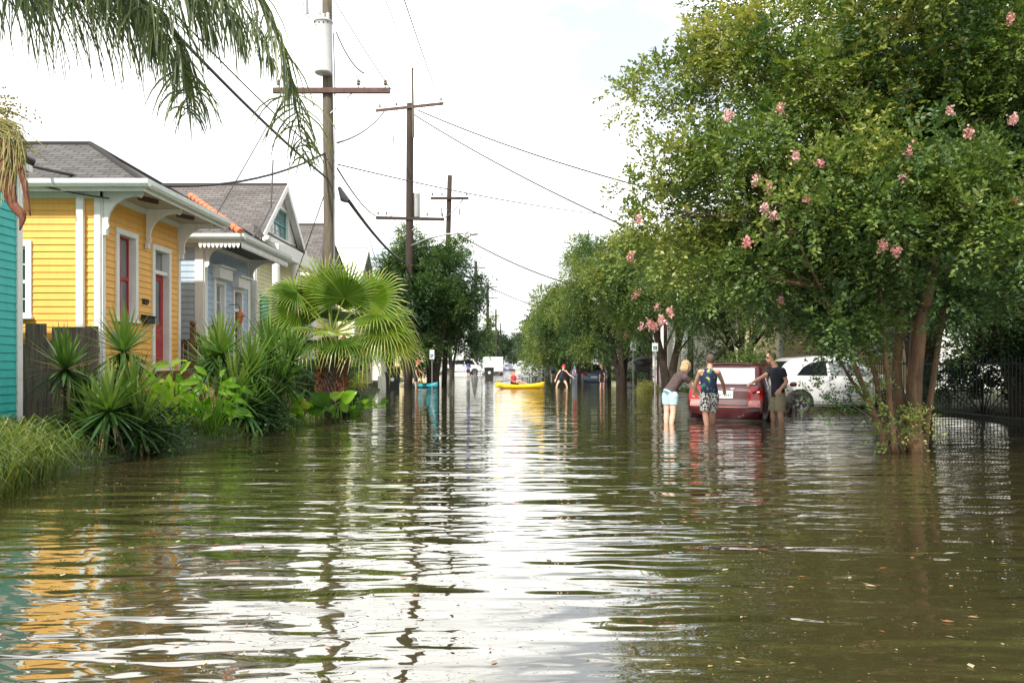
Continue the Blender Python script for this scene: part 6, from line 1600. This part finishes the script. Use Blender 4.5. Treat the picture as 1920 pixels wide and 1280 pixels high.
    remesh(nm, mb, mt, t, vox*1.2)
    if hair:
        mb = MB(); mt, ln = hair
        mb.ball(H(-.022, 0, .035), (.098, .088, .102), 14, 10, rot=rot)
        if ln:
            mb.ball(H(-.05, 0, -.02), (.075, .085, .09), 12, 8, rot=rot)
            for q in range(14):
                a = R(100+160*q/13); mb.tube([H(.085*math.cos(a), .08*math.sin(a), .02), H(.105*math.cos(a)-.01, .09*math.sin(a), -.06), H(.10*math.cos(a)-.01, .085*math.sin(a), -.06-ln)], [.022, .02, .008], 6)
        remesh('hair', mb, mt, t, vox)
    if hat:
        mb = MB(); mb.ball(H(-.01, 0, .065), (.105, .092, .075), 14, 8, rot=rot); mb.tube([H(.06, 0, .06), H(.17, 0, .045)], [(.012, .075), (.008, .05)] , 10)
        remesh('cap', mb, hat, t, vox)
    if shoes:
        for s in 'LR':
            kn, an = J['kn'+s], J['an'+s]; mb = MB(); mb.tube([kn.lerp(an, .72), an, an-Vector((0,0,.06))], [.052*b, .05*b, .05*b], 12)
            mb.tube([an-fwd*.05-Vector((0,0,.06)), an+fwd*.07-Vector((0,0,.06)), an+fwd*.19-Vector((0,0,.07))], [.046, .048, .034], 10); remesh('boot', mb, shoes, t, vox*1.2)
    return t
# black-shirted man beside the wagon
d = 16.7; q = lambda px, py, dy=0: P(px, py, d+dy)
person('man in black t-shirt and khaki shorts with one hand on the red wagon', (5.52, 16.7, -.28), dict(pelvis=q(1459, 736), chest=q(1457, 704), neck=q(1453, 686), head=q(1445, 671),
    shL=q(1449, 694, .19), elL=q(1429, 707, .12), wrL=q(1411, 717, .0), shR=q(1467, 695, -.16), elR=q(1475, 716, -.20), wrR=q(1463, 730, -.24),
    hipL=q(1454, 743, .09), knL=q(1449, 771, .12), anL=q(1452, 805, .13), hipR=q(1463, 743, -.09), knR=q(1463, 771, -.08), anR=q(1466, 806, -.06), hdL=(-1, -.3, -.35), hnL=(0, 0, 1), hnR=(-.3, -1, 0)),
    None, (-1, -.25, -.05), vox=.008, top=('shirt', 'blackshirt', .55), bottom=('shorts', 'khaki', .98), hair=('hairbrown', 0), shoes='black', wide='y', build=1.06, longtop=.12, shades=True)
# woman leaning on the wagon
d = 16.2; 
person('blond person in brown top and light blue shorts leaning forward to push the red wagon', (3.15, 16.2, -.28), dict(pelvis=q(1256, 733), chest=q(1273, 708, .05), neck=q(1285, 698, .08), head=q(1287, 687, .10),
    shL=q(1283, 704, .22), elL=q(1295, 722, .3), wrL=q(1306, 734, .42), shR=q(1285, 708, -.12), elR=q(1300, 722, -.02), wrR=q(1311, 736, .2),
    hipL=q(1251, 741, .09), knL=q(1250, 771, .10), anL=q(1249, 808, .12), hipR=q(1262, 742, -.09), knR=q(1262, 772, -.10), anR=q(1257, 809, -.08), hnL=(-.6, 0, .8), hnR=(-.6, 0, .8)),
    None, (.95, .3, -.15), vox=.008, skin='skinpale', top=('top', 'brownshirt', .5), bottom=('shorts', 'lightblue', .55), hair=('hairblond', .05), wide='y', build=.98)
# man in printed tank top and check shorts
d = 15.75
person('person in colourful printed tank top and black-and-white check shorts pushing the wagon', (3.85, 15.75, -.28), dict(pelvis=q(1330, 735), chest=q(1328, 706, .03), neck=q(1331, 690, .06), head=q(1332, 676, .09),
    shL=q(1313, 697, .02), elL=q(1305, 716, .22), wrL=q(1302, 733, .45), shR=q(1346, 697, .02), elR=q(1355, 717, .20), wrR=q(1358, 731, .48),
    hipL=q(1322, 742), knL=q(1322, 771, .02), anL=q(1327, 812, -.02), hipR=q(1338, 742), knR=q(1336, 771, .16), anR=q(1335, 806, .35), hnL=(0, -.6, .8), hnR=(0, -.6, .8)),
    None, (.25, .97, -.05), vox=.008, top=('tank_top', 'tank', 0), bottom=('shorts', 'check', .95), hair=('hairbrown', 0), wide='x', build=1.0)
# person in red cap
d = 39.5
person('person in black t-shirt and red cap standing beside the teal kayak', (-4.7, 39.5, -.28), dict(pelvis=q(780, 704), chest=q(779, 692), neck=q(781, 686), head=q(783, 680),
    shL=q(780, 689, .18), elL=q(787, 695, .2), wrL=q(793, 700, .2), shR=q(780, 689, -.17), elR=q(780, 698, -.2), wrR=q(783, 707, -.2),
    hipL=q(780, 706, .09), knL=q(781, 717, .1), anL=q(781, 733, .1), hipR=q(780, 706, -.09), knR=q(779, 717, -.1), anR=q(780, 733, -.1)),
    None, (1, -.1, -.1), vox=.016, top=('shirt', 'blackshirt', .5), bottom=('shorts', 'blackshirt', .8), hat='redcloth', wide='y', build=.85, eyes=False)
d = 39.2
person('paddler in dark cap and red vest seated in the yellow kayak', (.1, 39.2, .1), dict(pelvis=q(963, 716), chest=q(963, 707), neck=q(963, 702), head=q(962, 697),
    shL=q(956, 704), elL=q(956, 711, -.15), wrL=q(962, 714, -.28), shR=q(969, 704), elR=q(972, 711, -.15), wrR=q(970, 714, -.28),
    hipL=q(960, 717), knL=q(972, 715, -.05), anL=q(986, 719, 0), hipR=q(965, 717), knR=q(974, 715, .1), anR=q(988, 719, .1)),
    None, (.9, -.4, 0), vox=.016, top=('vest', 'redcloth', 0), bottom=('shorts', 'blackshirt', .6), hat='blackshirt', wide='x', build=.78, eyes=False)
d = 40.5
person('woman in black top and shorts wading with legs spread and arms out', (2.55, 40.5, -.28), dict(pelvis=q(1053, 708), chest=q(1054, 699), neck=q(1056, 693), head=q(1057, 688),
    shL=q(1050, 695), elL=q(1045, 703), wrL=q(1042, 711, -.1), shR=q(1061, 695), elR=q(1067, 702), wrR=q(1073, 706, -.1),
    hipL=q(1050, 711), knL=q(1045, 720, -.1), anL=q(1041, 737), hipR=q(1057, 711), knR=q(1062, 720, -.1), anR=q(1066, 737)),
    None, (.2, -1, -.2), vox=.016, skin='skinpale', top=('top', 'blackshirt', 0), bottom=('shorts', 'blackshirt', .35), hair=('hairbrown', .03), hat='redcloth', wide='x', build=.85, eyes=False)
d = 41
person('person in dark dress wading in front of the blue sedan', (4.6, 41, -.28), dict(pelvis=q(1129, 707), chest=q(1129, 698), neck=q(1129, 692), head=q(1128, 686),
    shL=q(1129, 695, .16), elL=q(1125, 703, .1), wrL=q(1124, 711, .1), shR=q(1130, 695, -.16), elR=q(1134, 704, -.15), wrR=q(1133, 712, -.15),
    hipL=q(1128, 710, .08), knL=q(1126, 722, .1), anL=q(1125, 737, .1), hipR=q(1131, 710, -.08), knR=q(1132, 722, -.08), anR=q(1130, 737, -.08)),
    None, (-1, -.3, -.1), vox=.016, top=('top', 'blackshirt', .4), bottom=('skirt', 'blackshirt', .55), hair=('hairbrown', .08), wide='y', build=.82, eyes=False)
for (px, dd, lb_, mt) in ((1037, 78, 'distant person in purple-blue clothes right of the white sedan', 'bluecloth'), (878, 84, 'distant person in blue clothes standing by the white van', 'bluecloth')):
    x = (px-960)*dd/1500; Z = Vector((x, dd, -.28)); A = lambda a, b_, c: Z + Vector((a, b_, c))
    person(lb_, Z, dict(pelvis=A(0,0,.92), chest=A(0,0,1.25), neck=A(0,0,1.45), head=A(0,-.02,1.58), shL=A(-.19,0,1.38), elL=A(-.25,-.02,1.1), wrL=A(-.24,-.1,.86), shR=A(.19,0,1.38), elR=A(.26,-.05,1.12), wrR=A(.12,-.25,1.1),
        hipL=A(-.09,0,.86), knL=A(-.1,-.02,.5), anL=A(-.1,0,.08), hipR=A(.09,0,.86), knR=A(.11,-.04,.5), anR=A(.1,0,.08)), None, (0, -1, 0), vox=.022, top=('shirt', mt, .5), bottom=('shorts', 'blackshirt', .9), hair=('hairbrown', 0), wide='x', build=.95, eyes=False)
